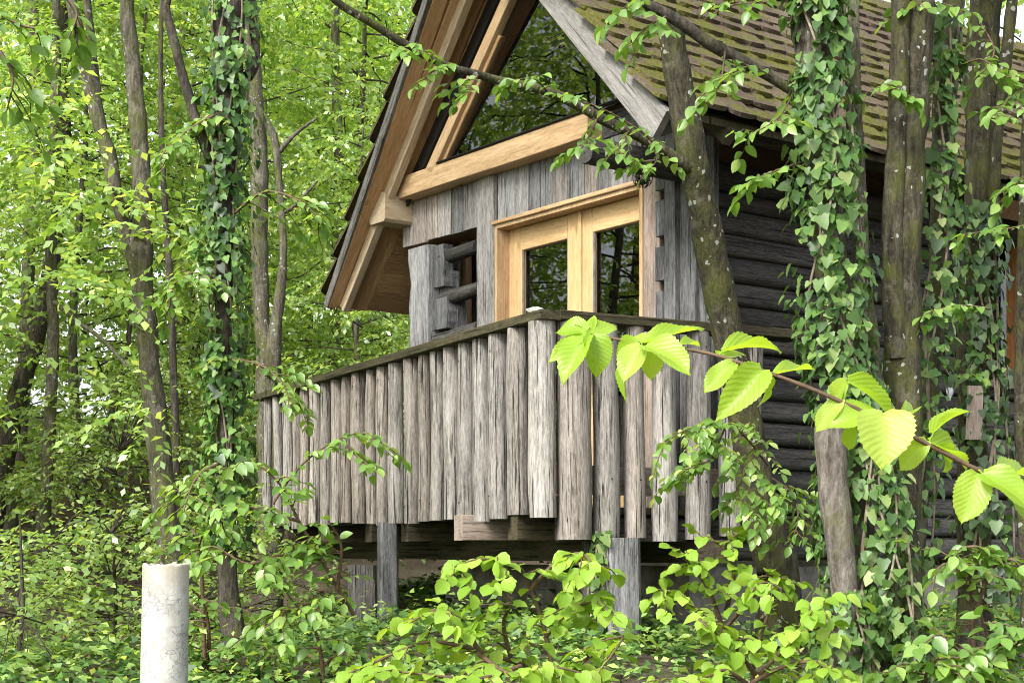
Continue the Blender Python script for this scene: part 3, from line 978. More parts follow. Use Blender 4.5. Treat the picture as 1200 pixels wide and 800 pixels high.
# leaf edges measured in the photo on the recessed plane
DD = -.10
def ds(px): return sz(FP(px, 320, DD))[0]
la, lb = d_l - .03, ds(683)
ra, rb = ds(683), d_r + .03
g1a, g1b = ds(615), ds(668); g2a, g2b = ds(698), d_r + .012
gt = sz(FP(640, 288, DD))[1]
gt2 = sz(FP(725, 266, DD))[1]
gt = (gt + gt2) / 2
for (a, b_, ga, gb) in ((la, lb, g1a, g1b), (ra, rb, g2a, g2b)):
    fb(door, 'stile', (a + ga) / 2, dz0, (a + ga) / 2, d_top - .002, abs(a - ga) - .003, .05, DD, U, M['door_wood'])
    if abs(b_ - gb) > .03:
        fb(door, 'stile', (b_ + gb) / 2, dz0, (b_ + gb) / 2, d_top - .002, abs(b_ - gb) - .003, .05, DD, U, M['door_wood'])
    fb(door, 'top_rail', ga, (gt + d_top) / 2, gb, (gt + d_top) / 2, d_top - gt - .006, .048, DD, Vector((0, 0, 1)), M['door_wood'])
    fb(door, 'bottom_rail', ga, dz0 + .10, gb, dz0 + .10, .2, .048, DD, Vector((0, 0, 1)), M['door_wood'])
    pv = [H(ga, DD - .012, dz0 + .19), H(gb, DD - .012, dz0 + .19), H(gb, DD - .012, gt + .01), H(ga, DD - .012, gt + .01)]
    pv += [q + V * .008 for q in pv]
    add('pane', pymesh('pane', pv, [(0, 1, 2, 3), (7, 6, 5, 4), (0, 4, 5, 1), (1, 5, 6, 2), (2, 6, 7, 3), (3, 7, 4, 0)]), M['glass'], door)
    for q in (ga, gb):
        fb(door, 'seal', q, dz0 + .19, q, gt + .005, .018, .02, DD + .012, U, M['plinth'])
fb(door, 'cover_strip', ds(684), dz0, ds(684), d_top - .004, .035, .02, DD + .034, U, M['door_wood'])

# --- left recess: dark back, inner window frame, wavy corner log and bars
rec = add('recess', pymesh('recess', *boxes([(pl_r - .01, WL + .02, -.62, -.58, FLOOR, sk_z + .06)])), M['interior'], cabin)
board(rec, 'recess_ceiling', H(pl_r, -.30, sk_z + .05), H(WL - .05, -.30, sk_z + .05), .5, .03, V, M['soffit'])
a0 = sz(FP(536, 340, -.30))[0]; a1 = sz(FP(546, 340, -.30))[0]
fb(rec, 'window_stile', (a0 + a1) / 2, FLOOR, (a0 + a1) / 2, sk_z + .03, .10, .05, -.34, U, M['new_wood'])
for k, (pa, pb) in enumerate((((519, 302), (560, 289)), ((518, 352), (564, 337)), ((512, 399), (562, 384)))):
    q0 = FP(pa[0], pa[1], -.03); q1 = FP(pb[0], pb[1], -.06)
    roundlog(rec, 'cross_bar', q0, q1, .055, .052, M['post'] if k == 2 else M['dark_log'], 10, 5, .06)
# dark jamb post at the right of the recess
b0 = sz(FP(559, 330, -.04))[0]
fb(rec, 'inner_post', b0, FLOOR, b0, sk_z + .02, .06, .09, -.10, U, M['grey_log'])
# corner log end: wavy slab + stacked blocks
def wavy(parent, px0, px1, py0, py1, d, thick, mat, amp=.02, name='corner_log'):
    n_ = 9
    vs_, fs_ = [], []
    for i in range(n_ + 1):
        f = i / n_
        y = py0 + (py1 - py0) * f
        l_ = FP(px0, y, d) + U * (amp * noise.noise(Vector((f * 4.2, 1.7, px0))) * 2)
        r_ = FP(px1, y, d) + U * (amp * noise.noise(Vector((f * 3.7, 9.1, px0))) * 1.2)
        l_.z = r_.z = FP((px0 + px1) / 2, y, d).z
        vs_ += [l_, r_, r_ + V * thick, l_ + V * thick]
    for i in range(n_):
        for j in range(4):
            a = i * 4 + j; b_ = i * 4 + (j + 1) % 4
            fs_.append((a, b_, b_ + 4, a + 4))
    fs_ += [(3, 2, 1, 0), tuple(n_ * 4 + j for j in range(4))]
    p0 = FP((px0 + px1) / 2, py1, d)
    return add(name, pymesh(name, [v_ - p0 for v_ in vs_], fs_), mat, parent, Matrix.Translation(p0))
wavy(rec, 480, 502, 289, 416, .06, .30, M['grey_plank'])
for (x0, x1, y0, y1, dd_) in ((500, 520, 288, 337, .02), (515, 527, 318, 348, -.04), (501, 524, 350, 386, .02), (520, 536, 352, 412, -.07), (502, 524, 392, 416, .0)):
    wavy(rec, x0, x1, y0, y1, dd_, .09, M['grey_log'], .012, 'log_end')
fv, ff = boxes([(WL - .10, WL - .0, -.62, -.2, FLOOR, sk_z)])
add('recess_side', pymesh('recess_side', fv, ff), M['dark_log'], rec)
q0 = H(WL + .12, -.6, FLOOR); board(cabin, 'porch_post', q0, H(WL + .12, -.6, zl(WL + .12)), .12, .10, U, M['soffit'])

# --- side wall: core slab, logs
def sbox(lst): return boxes(lst)
sd0 = sz(SP(1120, 400))[0]
def sd(px): 
    p = SP(px, 400); q = p - C
    return -(q.x * V.x + q.y * V.y)
wd0, wd1 = sd(1124), sd(1205)       # side window (negative d)
wz0 = SP(1150, 448).z - EYE; wz1 = SP(1150, 270).z - EYE
fv, ff = boxes([(.05, .12, wd0, -.06, FLOOR - .3, 2.45), (.05, .12, BACK, wd1 - .35, FLOOR - .3, 2.45), (.05, .12, wd1 - .35, wd0, FLOOR - .3, wz0), (.05, .12, wd1 - .35, wd0, wz1, 2.45)])
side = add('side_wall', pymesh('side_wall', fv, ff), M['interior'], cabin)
LP = .152
z = -.06
k = 0
random.seed(5)
while z < 2.36:
    hh = LP * random.uniform(.93, 1.07)
    zc = z + hh / 2
    e0 = .02 if k % 2 else .10
    def slog(da, db):
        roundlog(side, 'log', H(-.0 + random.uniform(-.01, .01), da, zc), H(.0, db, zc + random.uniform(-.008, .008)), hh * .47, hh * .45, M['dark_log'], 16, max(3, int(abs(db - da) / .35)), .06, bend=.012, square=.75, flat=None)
    if wz0 < zc < wz1:
        slog(-.05, wd0 + .02); slog(wd1 - .37, BACK)
    else:
        slog(-.05, BACK)
    z += hh; k += 1
win = add('side_window', pymesh('side_window', *boxes([(.14, .16, wd1 - .34, wd0 - .01, wz0, wz1)])), M['interior'], cabin)
board(win, 'window_jamb', H(-.03, wd0 - .03, wz0 - .15), H(-.03, wd0 - .03, wz1 - .02), .09, .14, V, M['rafter'])
wm = sd(1187)
board(win, 'window_jamb', H(-.02, wm, wz0), H(-.02, wm, wz1), .09, .10, V, M['orange'])
board(win, 'window_sill', H(-.05, wd0, wz0 - .02), H(-.05, wd1 - .4, wz0 - .02), .05, .16, Vector((0, 0, 1)), M['jamb'])
add('pane', pymesh('pane', *boxes([(.085, .093, wd1 - .33, wd0 - .07, wz0 + .01, wz1 - .01)])), M['glass'], win)
# plinth and interior shell
add('plinth', pymesh('plinth', *boxes([(.02, .25, BACK, -.1, -1.0, -.10), (.25, WL, -.6, -.4, -1.0, -.10)])), M['plinth'], cabin)
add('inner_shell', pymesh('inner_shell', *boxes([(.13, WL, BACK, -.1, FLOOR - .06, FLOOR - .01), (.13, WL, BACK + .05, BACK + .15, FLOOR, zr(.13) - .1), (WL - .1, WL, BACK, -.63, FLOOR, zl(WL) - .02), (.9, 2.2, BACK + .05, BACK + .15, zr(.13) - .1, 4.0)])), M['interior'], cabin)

# ------------------------------------------------------------------ balcony
K = P(640, 370, 9.0); K.z = 0
RD = Vector((-.446, .895, 0)).normalized()
RR = Vector((.9, .436, 0)).normalized()
LEN_L, LEN_R = 5.34, 1.52
RT = 1.35; RB = .205
def R(base, t, z, out=0.0, along=None):
    along = along or RD
    nrm = Vector((-along.y, along.x, 0)) if along is RD else Vector((along.y, -along.x, 0))
    # outwards normal: left rail faces (-x,-y), right rail faces (+x,-y)
    nrm = Vector((-.895, -.446, 0)) if along is RD else Vector((.436, -.9, 0))
    q = base + along * t + nrm * out
    return Vector((q.x, q.y, EYE + z))
L_END = K + RD * LEN_L
fa = R(K, .03, 0, -.05); fb_ = R(K, LEN_L - .05, 0, -.05); fc = R(K, LEN_R, 0, -.05, RR)
# deck floor polygon
poly = [Vector((q.x, q.y, 0)) for q in (fa, fb_)] + [H(5.2, -2.2, 0), H(WL, -2.2, 0), H(WL, -.05, 0), H(-.6, -.05, 0), Vector((fc.x, fc.y, 0))]
vs = [Vector((q.x, q.y, EYE + FLOOR)) for q in poly] + [Vector((q.x, q.y, EYE + FLOOR - .04)) for q in poly]
n_ = len(poly)
deck = add('deck', pymesh('deck', vs, [tuple(range(n_)), tuple(range(2 * n_ - 1, n_ - 1, -1))] + [(i, (i + 1) % n_, (i + 1) % n_ + n_, i + n_) for i in range(n_)]), M['rail'], cabin)
# joists pointing out through the left rail, and beams under the floor
for t in (.55, 1.08, 2.25, 2.95, 4.0, 4.9):
    o_ = .06 if abs(t - 1.08) < .01 else -.06
    top_ = R(K, t, FLOOR - .11, o_); inn = top_ + Vector((.895, .446, 0)) * (2.2 if t < 3 else 1.6)
    board(deck, 'joist', top_, inn, .16, .13, Vector((0, 0, 1)), M['jamb'] if abs(t - 1.08) < .01 else M['rail'])
board(deck, 'beam', R(K, .15, FLOOR - .25, -.62), R(K, LEN_L - .2, FLOOR - .25, -.62), .14, .16, Vector((0, 0, 1)), M['rail'])
board(deck, 'beam', R(K, -.1, FLOOR - .26, -1.1), R(K, 3.6, FLOOR - .26, -1.4), .14, .18, Vector((0, 0, 1)), M['rail'])
board(deck, 'rim_board', R(K, .12, .42, -.10, RR), R(K, LEN_R - .12, .42, -.10, RR), .17, .04, Vector((0, 0, 1)), M['jamb'])
board(deck, 'rim_board', R(K, .12, .13, -.10, RR), R(K, LEN_R - .12, .13, -.10, RR), .14, .05, Vector((0, 0, 1)), M['post'])
board(deck, 'rim_board', R(K, .05, RB + .06, -.13), R(K, LEN_L, RB + .06, -.13), .12, .04, Vector((0, 0, 1)), M['dark_log'])

rail = board(cabin, 'hand_rail', R(K, -.06, RT + .0, -.03), R(K, LEN_L + .06, RT + .0, -.03), .21, .055, Vector((.895, .446, 0)), M['rail'], jit=.012)
def under(parent): return parent
def rel(o): ORG[o.name] = ORG[o.name]; return o
# pieces under the rail: parent carries a rotation, so hang them from an unrotated holder mesh instead
bal = board(cabin, 'hand_rail', R(K, .06, RT + .003, -.03, RR), R(K, LEN_R + .25, RT - .01, -.03, RR), .20, .055, Vector((.436, -.9, 0)), M['rail'], jit=.012)
random.seed(3)
fixr = add('balustrade', pymesh('balustrade', [R(K, .1, RT - .1, -.16), R(K, LEN_L - .1, RT - .1, -.16), R(K, LEN_L - .1, RT - .16, -.16), R(K, .1, RT - .16, -.16), R(K, .1, RT - .1, -.11), R(K, LEN_L - .1, RT - .1, -.11), R(K, LEN_L - .1, RT - .16, -.11), R(K, .1, RT - .16, -.11)], bf), M['dark_log'], cabin)
# left balusters: photo columns of their centres
bx = [(60, 90), (90, 121), (124, 158), (158, 186), (186, 218), (218, 257), (257, 296), (296, 335), (335, 370), (370, 420), (420, 456), (456, 497), (497, 550), (550, 602), (602, 642), (642, 690), (690, 742), (742, 795), (795, 851), (851, 917), (917, 990), (995, 1082)]
def rail_t(px):
    k_ = (px - 600) / F
    return (K.x - k_ * K.y) / (k_ * RD.y - RD.x)
for a, b_ in bx:
    pc = 290 + (a + b_) / 6
    t = rail_t(pc)
    yd = K.y + RD.y * t
    r_ = (b_ - a) / 3 / 2 / F * yd * 1.17
    lo = RB + random.uniform(-.02, .02)
    lean = random.uniform(-.018, .018)
    roundlog(fixr, 'baluster', R(K, t + lean, lo, .0), R(K, t, RT - .03, .0), r_ * random.uniform(.97, 1.08), r_ * random.uniform(.93, 1.03), M['baluster'], 14, 8, .06, flat=Vector((.895, .446, 0)), bend=.014)
def rail_t2(px):
    k_ = (px - 600) / F
    return (k_ * K.y - K.x) / (RR.x - k_ * RR.y)
for (x0, x1, yb) in ((651, 690, 632), (691, 726, 630), (729, 758, 630), (763, 796, 634), (802, 835, 632), (841, 869, 628), (874, 896, 628)):
    t = rail_t2((x0 + x1) / 2)
    yd = K.y + RR.y * t
    r_ = (x1 - x0) / 2 / F * yd * (1.06 if x0 < 660 else .88)
    lo = (HZ - yb) / F * yd
    roundlog(fixr, 'baluster', R(K, t + random.uniform(-.012, .018), lo, .0, RR), R(K, t, RT - .03, .0, RR), r_ * 1.05, r_ * random.uniform(.93, 1.0), M['baluster'], 14, 8, .06, flat=Vector((-.436, .9, 0)), bend=.02)
nv_, nf_ = [], []
def nail(c_, n_dir):
    x_, y_, z_ = frame(n_dir, Vector((0, 0, 1)))
    o_ = len(nv_)
    for k_ in range(6):
        a_ = k_ * math.pi / 3
        nv_.append(c_ + (x_ * math.cos(a_) + y_ * math.sin(a_)) * .007)
    nv_.append(c_ + z_ * .004)
    for k_ in range(6): nf_.append((o_ + k_, o_ + (k_ + 1) % 6, o_ + 6))
for (a, b_) in bx:
    t = rail_t(290 + (a + b_) / 6); yd = K.y + RD.y * t
    r_ = (b_ - a) / 3 / 2 / F * yd * 1.17
    for zz in (RT - .13, RB + .12):
        nail(R(K, t + random.uniform(-.02, .02), zz + random.uniform(-.02, .02), r_ * 1.0), Vector((-.895, -.446, 0)))
for (x0, x1) in ((651, 690), (691, 726), (729, 758), (763, 796), (802, 835), (841, 869)):
    t = rail_t2((x0 + x1) / 2); yd = K.y + RR.y * t
    r_ = (x1 - x0) / 2 / F * yd
    for zz in (RT - .13, .42):
        nail(R(K, t, zz, r_ * 1.03, RR), Vector((.436, -.9, 0)))
no_ = add('nail_heads', pymesh('nail_heads', nv_, nf_), M['iron'], fixr); no_['kind'] = 'stuff'
# posts
def post(px0, px1, Y, top, by, mat, lean=0.0):
    xc = (px0 + px1) / 2
    q0 = P(xc, by, Y); q0.z = min(q0.z, gz(q0.x, q0.y)) - .12
    q1 = Vector((q0.x + lean, q0.y, EYE + top))
    wv = (px1 - px0) / F * Y
    return board(cabin, 'post', q0, q1, wv, wv * .9, Vector((1, .3, 0)), mat, jit=.008, bev=.02)
post(410, 440, 11.75, FLOOR - .36, 725, M['post'])
post(443, 466, 11.25, FLOOR - .05, 690, M['grey_log'])
post(706, 746, 9.15, .08, 757, M['grey_log'])
post(683, 705, 9.3, .08, 742, M['post'])
post(1180, 1200, 10.4, .1, 700, M['dark_log'])
# thin pale pole leaning inside the balcony
tp = thing('wooden_pole', 'thin pale wooden pole leaning behind the balcony balusters', 'pole', P(692, 575, 9.12))
vs, fs = tube_arrays([P(692, 597, 9.17), P(689, 490, 9.2), P(685, 395, 9.24)], [.012, .011, .010], 8, .05)
add('shaft', pymesh('shaft', vs, fs, True), M['rafter'], tp)
vs, fs = tube_arrays([P(692, 600, 9.17), P(692, 594, 9.17)], [.0125, .0125], 8, 0)
add('tip', pymesh('tip', vs, fs, True), M['jamb'], tp)

# pale stone on the rail corner
import bmesh
def blob(name, label, cat, c, rx, ry, rz, mat):
    bm = bmesh.new(); bmesh.ops.create_icosphere(bm, subdivisions=3, radius=1)
    for v_ in bm.verts:
        k_ = 1 + .28 * noise.noise(v_.co * 1.6 + Vector((4, 1, 2))) + .1 * noise.noise(v_.co * 4)
        v_.co = Vector((v_.co.x * rx * k_, v_.co.y * ry * k_, max(v_.co.z, -.55) * rz * k_))
    me = bpy.data.meshes.new(name); bm.to_mesh(me); bm.free()
    o = add(name, me, mat, None, Matrix.Translation(c)); o['label'] = label; o['category'] = cat
    return o
blob('stone', 'small pale stone lying on the corner of the balcony rail', 'stone', Vector((K.x - .06, K.y + .05, EYE + RT + .036)), .05, .04, .024, M['stone'])

# cage lantern by the door
lt = P(753, 205, 9.95)
lan = thing('cage_lantern', 'small black wire cage lantern hanging beside the door under the eave', 'lantern', lt + Vector((0, 0, -.09)))
tubes = []
for k in range(8):
    a = math.pi * k / 4
    pts = [lt + Vector((math.cos(a) * r_, math.sin(a) * r_, z_)) for r_, z_ in ((.03, .075), (.055, .05), (.062, 0), (.055, -.05), (.02, -.08))]
    tubes.append(tube_arrays(catmull(pts, 3), [.0028] * 13, 5, 0))
for z_, r_ in ((.045, .057), (0, .063), (-.045, .057)):
    pts = [lt + Vector((math.cos(a) * r_, math.sin(a) * r_, z_)) for a in [2 * math.pi * q / 20 for q in range(21)]]
    tubes.append(tube_arrays(pts, [.0028] * 21, 5, 0))
add('cage', pymesh('cage', *join_tubes(tubes), True), M['iron'], lan)
vs, fs = tube_arrays([lt + Vector((0, 0, z_)) for z_ in (.125, .11, .09, .07)], [.012, .02, .035, .042], 14, 0)
add('cap', pymesh('cap', vs, fs, True), M['iron'], lan)
vs, fs = tube_arrays([lt + Vector((0, 0, z_)) for z_ in (.07, .05, 0, -.05, -.065)], [.02, .036, .042, .034, .005], 14, 0)
add('globe', pymesh('globe', vs, fs, True), M['glass'], lan)
vs, fs = tube_arrays([lt + Vector((0, 0, .12)), lt + Vector((.0, .01, .22)), lt + Vector((.03, .12, .24))], [.008, .008, .008], 6, 0)
add('bracket', pymesh('bracket', vs, fs, True), M['iron'], lan)

# heart ornament
hp = SP(1113, 460, .16)
pts = []
for k in range(28):
    a = 2 * math.pi * k / 28
    hx = 16 * math.sin(a) ** 3; hy = 13 * math.cos(a) - 5 * math.cos(2 * a) - 2 * math.cos(3 * a) - math.cos(4 * a)
    pts.append(V * (hx * .0023) + Vector((0, 0, hy * .0033)))
nn = -U
vs = [hp + q + nn * .006 for q in pts] + [hp + q - nn * .006 for q in pts] + [hp + nn * .016, hp - nn * .016]
fs = [(i, (i + 1) % 28, 56) for i in range(28)] + [((i + 1) % 28 + 28, i + 28, 57) for i in range(28)] + [(i, i + 28, (i + 1) % 28 + 28, (i + 1) % 28) for i in range(28)]
ht = thing('heart_ornament', 'small pale grey heart hanging on a string against the log wall', 'ornament', hp - Vector((0, 0, .06)))
add('heart', pymesh('heart', vs, fs, True), M['heart'], ht)
vs, fs = tube_arrays([hp + Vector((0, 0, .03)), hp + Vector((0, 0, .12)), hp + Vector((0, 0, .22)) + U * .06], [.002] * 3, 5, 0)
add('string', pymesh('string', vs, fs), M['rafter'], ht)
# short brown board hung on the right trunk
hb0, hb1 = P(1141, 515, 8.2), P(1143, 452, 8.2)
tb_ = thing('hanging_board', 'short reddish brown wooden board fixed upright beside the mossy trunk', 'board', hb0)
board(tb_, 'plank', hb0, hb1, .085, .02, Vector((1, 0, 0)), M['jamb'], jit=.006)
board(tb_, 'batten', hb0 + Vector((0, .021, .20)), hb0 + Vector((0, .021, .03)), .03, .02, Vector((1, 0, 0)), M['orange'])

# ================================================================== CEMENT PIPE
PY = 6.4
pt, pb = P(194.5, 661, PY), P(190.5, 812, PY)
pb.z = gz(pb.x, pb.y) - .1
pr0, pr1 = 27 / F * PY, 28 / F * PY
ax = (pt - pb)
prof = [(0, pr1), (.25, pr1 * 1.003), (.5, (pr0 + pr1) / 2), (.75, pr0), (.985, pr0), (.995, pr0 * 1.01), (1.0, pr0 * .985), (1.0, pr0 * .82), (.9, pr0 * .80)]
vs, fs = [], []
NR = 40
for f, r_ in prof:
    for j in range(NR):
        a = 2 * math.pi * j / NR
        rr_ = r_ * (1 + .006 * noise.noise(Vector((math.cos(a) * 3, math.sin(a) * 3, f * 6))))
        vs.append(ax * f + Vector((math.cos(a) * rr_, math.sin(a) * rr_, (.014 * noise.noise(Vector((math.cos(a) * 3, math.sin(a) * 3, 5))) if f > .98 else 0))))
for i in range(len(prof) - 1):
    for j in range(NR):
        fs.append((i * NR + j, i * NR + (j + 1) % NR, (i + 1) * NR + (j + 1) % NR, (i + 1) * NR + j))
pipe = thing('cement_pipe', 'upright pale cement pipe with dirty rim standing before the forked tree', 'pipe', pb)
add('tube', pymesh('tube', [v_ for v_ in vs], fs, True), M['pipe'], pipe, Matrix.Translation(pb))
vs, fs = tube_arrays([pb + ax * .905, pb + ax * .91], [pr0 * .80, .002], 20, 0)
add('fill', pymesh('fill', vs, fs), M['ground'], pipe)

# ================================================================== TREES
def tree(name, label, stems, mat, base, group=None, nrad=14, lump=.09, cat='tree'):
    """stems: first is the trunk; the others become limbs"""
    loc = Vector((base[0], base[1], gz(base[0], base[1])))
    t = thing(name, label, cat, loc, group)
    for k_, spec in enumerate(stems):
        lm = mat
        if isinstance(spec, tuple): spec, lm = spec
        pts, rad = stem_path(spec, 10 if k_ == 0 else 8)
        if k_ == 0:
            g0 = Vector((loc.x, loc.y, loc.z - .15))
            flare = rad[0] * 1.35
            pts = [g0, g0.lerp(pts[0], .35), g0.lerp(pts[0], .7)] + pts
            rad = [flare, flare * .92, rad[0] * 1.08] + rad
        vs, fs = tube_arrays(pts, rad, nrad if k_ == 0 else 9, lump, 6.0, k_ * 7.0)
        nm = 'trunk' if k_ == 0 else 'limb'
        add(nm, pymesh(nm, [v_ - loc for v_ in vs], fs, True), lm, t, Matrix.Translation(loc))
    return t

def extra_up(spec, n_=3, dx=6, dy=130, k=.85):
    """carry a stem on above the frame"""
    a, b_, y, w_ = spec[-1]
    a0, b0, y0, w0 = spec[-2]
    sl_ = (a - a0) / (b_ - b0 if abs(b_ - b0) > 1 else 1)
    out = list(spec)
    for i in range(1, n_ + 1):
        out.append((a - sl_ * dy * i * .7 + dx * math.sin(i * 2.1), b_ - dy * i, y, max(3, w_ * k ** (i * 1.2))))
    return out

# crown of sprays near the top of a stem: kept above and around
def add_crown(t, blobs, mat, leaf=.06, per=28, shp=BEQ, twl=.45, seed=1, limb_mat=None, from_pts=None):
    rs = random.getstate(); random.seed(seed)
    L = Leaves(); tubes = []
    for (c, r3, ns) in blobs:
        for k_ in range(ns):
            dv = rv().normalized() * random.random() ** .45
            q = Vector((c.x + dv.x * r3[0], c.y + dv.y * r3[1], c.z + dv.z * r3[2]))
            dirv = Vector((dv.x, dv.y, random.uniform(-.15, .25))) + rv(.3)
            pts = arc(q, dirv, twl * random.uniform(.6, 1.2), .25, 4)
            spray(L, pts, leaf, twl / per, .4, .25, .0, .5)
            if from_pts and random.random() < .25:
                b0 = min(from_pts, key=lambda w_: (w_ - q).length + max(0, w_.z - q.z) * .6)
                mid = b0.lerp(q, .55) + Vector((0, 0, .12 * (b0 - q).length)) + rv(.05)
                pl = catmull([b0, mid, q, pts[-1]], 4)
                ln_ = len(pl)
                tubes.append(tube_arrays(pl, [max(.002, .006 * (1 - i_ / ln_)) for i_ in range(ln_)], 5, 0))
    p, d, n_, s = L.arrays()
    if tubes:
        add('limbs', pymesh('limbs', *join_tubes(tubes), True), limb_mat or M['bark_dark'], t)
    add('crown', joined_leaves('crown', p, d, n_, s, shp, RNG), mat, t)
    random.setstate(rs)

# --- left: forked tree behind the pipe
sp_main = [(203, 712, 9.6, 36), (200, 655, 9.6, 31), (193, 590, 9.6, 31), (186, 520, 9.6, 29), (179, 460, 9.6, 26), (172, 393, 9.6, 25), (167, 335, 9.6, 27), (164, 290, 9.6, 30), (166, 240, 9.62, 22), (164, 190, 9.65, 22), (161, 133, 9.65, 21), (154, 60, 9.7, 18), (148, 0, 9.7, 17)]
sp_fork = [(166, 330, 9.6, 22), (150, 275, 9.58, 18), (138, 235, 9.5, 16), (128, 185, 9.5, 17), (113, 130, 9.5, 17), (107, 95, 9.5, 21), (98, 60, 9.45, 16), (90, 30, 9.4, 14), (82, -10, 9.4, 13)]
sp_f2 = [(110, 105, 9.5, 15), (108, 60, 9.55, 11), (104, 20, 9.6, 9), (100, -20, 9.6, 8)]
b0 = P(200, 712, 9.6)
t1 = tree('forked_tree', 'tall grey forked tree standing right behind the cement pipe', [extra_up(sp_main), extra_up(sp_fork), sp_f2, [(158, 250, 9.6, 9), (146, 240, 9.5, 6), (130, 222, 9.4, 4), (110, 215, 9.3, 3)]], M['bark'], (b0.x, b0.y))
# --- ivy trunk
sp_ivt = [(276, 760, 9.0, 30), (268, 690, 9.0, 26), (266, 600, 9.0, 20), (265, 500, 9.0, 19), (263, 400, 9.0, 20), (262, 300, 9.0, 22), (264, 200, 9.0, 27), (268, 100, 9.0, 34), (270, 0, 9.0, 36)]
b0 = P(276, 760, 9.0)
t2 = tree('ivy_clad_tree', 'dark straight tree wrapped in ivy left of the balcony end', [extra_up(sp_ivt), extra_up([(248, 190, 9.0, 13), (233, 150, 8.95, 12), (220, 110, 8.95, 12), (207, 60, 8.9, 11), (195, 12, 8.9, 10), (199, -10, 8.9, 8)], 1), [(290, 90, 9.0, 14), (300, 70, 9.05, 10), (296, 20, 9.1, 12), (290, -20, 9.1, 12)]], M['bark_dark'], (b0.x, b0.y))
# --- brown trunk behind the balcony end with a thin side stem
sp_b = [(319, 775, 14.4, 32), (318, 690, 14.4, 31), (316, 600, 14.4, 29), (315, 520, 14.4, 27), (313, 440, 14.4, 25), (307, 370, 14.4, 19), (304, 280, 14.4, 20), (304, 210, 14.4, 21), (300, 120, 14.4, 18), (292, 20, 14.4, 16), (288, -30, 14.4, 15)]
sp_bs = [(318, 440, 14.35, 22), (322, 390, 14.3, 16), (328, 345, 14.3, 13), (332, 290, 14.3, 9), (326, 200, 14.3, 9), (322, 165, 14.3, 10), (308, 135, 14.3, 8), (290, 110, 14.3, 6)]
b0 = P(318, 775, 14.4)
t3 = tree('brown_tree', 'brown tree with a thin side stem rising behind the balcony end', [extra_up(sp_b), sp_bs, [(326, 180, 14.3, 6), (345, 158, 14.3, 5), (372, 138, 14.3, 3)], [(331, 250, 14.3, 5), (346, 240, 14.3, 4), (372, 212, 14.3, 2.5)]], M['bark'], (b0.x, b0.y))
# --- slim trunks further back
def slim(label, spec, mat='bark', limbs=(), name='slim_tree'):
    a, b_, y, w_ = spec[0]
    q = P(a, b_, y)
    return tree(name, label, [extra_up(spec)] + list(limbs), M[mat], (q.x, q.y), 'slim background trees', 10)
t4 = slim('slim pale straight tree rising beyond the balcony rail left of the gable', [(391, 560, 20, 13), (392, 420, 20, 13), (394, 300, 20, 12), (397, 200, 20, 12), (394, 100, 20, 11), (393, 20, 20, 10)])
t5 = slim('dark tree leaning to the right at the left picture edge', [(-12, 640, 17, 22), (5, 540, 17, 24), (22, 460, 17, 23), (38, 410, 17, 22), (50, 365, 17, 20), (66, 270, 17, 18), (74, 180, 17, 16), (78, 60, 17, 13), (70, -10, 17, 12)], 'bark_dark')
t6 = slim('slim grey upright tree left of the forked tree on the leafy slope', [(40, 740, 15.5, 19), (45, 680, 15.5, 18), (52, 590, 15.5, 17), (58, 500, 15.5, 15), (62, 400, 15.5, 14), (60, 300, 15.5, 14), (62, 200, 15.5, 13), (66, 80, 15.5, 11), (66, 0, 15.5, 10)], 'bark', [[(60, 350, 15.5, 6), (85, 372, 15.3, 5), (120, 398, 15.1, 5), (150, 430, 15.0, 4)]])
t7 = slim('pale grey trunk at far left behind the leaning dark tree', [(8, 650, 18, 22), (12, 600, 18, 20), (22, 520, 18, 18), (28, 440, 18, 17), (34, 300, 18, 15), (40, 150, 18, 14), (40, 0, 18, 12)], 'bark_pale')
t8 = slim('thin dark sapling stem between forked tree and ivy tree', [(205, 640, 15, 10), (206, 520, 15, 10), (203, 430, 15, 9), (200, 340, 15, 9), (196, 280, 15, 8), (190, 180, 15, 7), (188, 60, 15, 6)], 'bark_dark')
t9 = slim('short dark leaning stem low behind the forked tree', [(112, 600, 16, 9), (122, 520, 16, 10), (130, 490, 16, 10), (138, 462, 16, 8), (150, 400, 16, 6), (156, 330, 16, 5)], 'bark_dark')

# --- right: leaning mossy trunk at the balcony corner, broken top, with two long limbs
sp_ln = [(912, 668, 9.15, 50), (890, 600, 9.1, 46), (878, 520, 9.05, 40), (866, 450, 9.0, 38), (853, 390, 8.95, 38), (836, 310, 8.85, 38), (822, 240, 8.75, 36), (811, 180, 8.65, 36), (800, 120, 8.6, 33), (790, 60, 8.55, 31), (786, 18, 8.5, 29)]
b0 = P(915, 690, 9.15)
limb1 = [(806, 196, 8.62, 16), (780, 178, 8.55, 14), (745, 158, 8.5, 12), (710, 142, 8.45, 12), (668, 118, 8.4, 12), (630, 104, 8.35, 11), (590, 96, 8.3, 10), (555, 86, 8.2, 9), (520, 76, 8.1, 9), (478, 54, 8.0, 10), (440, 30, 7.9, 9), (400, 6, 7.8, 9), (370, -20, 7.7, 8)]
t10 = tree('leaning_tree', 'mossy leaning trunk with broken top rising past the balcony corner', [sp_ln, limb1], M['bark_moss'], (b0.x, b0.y), lump=.06)
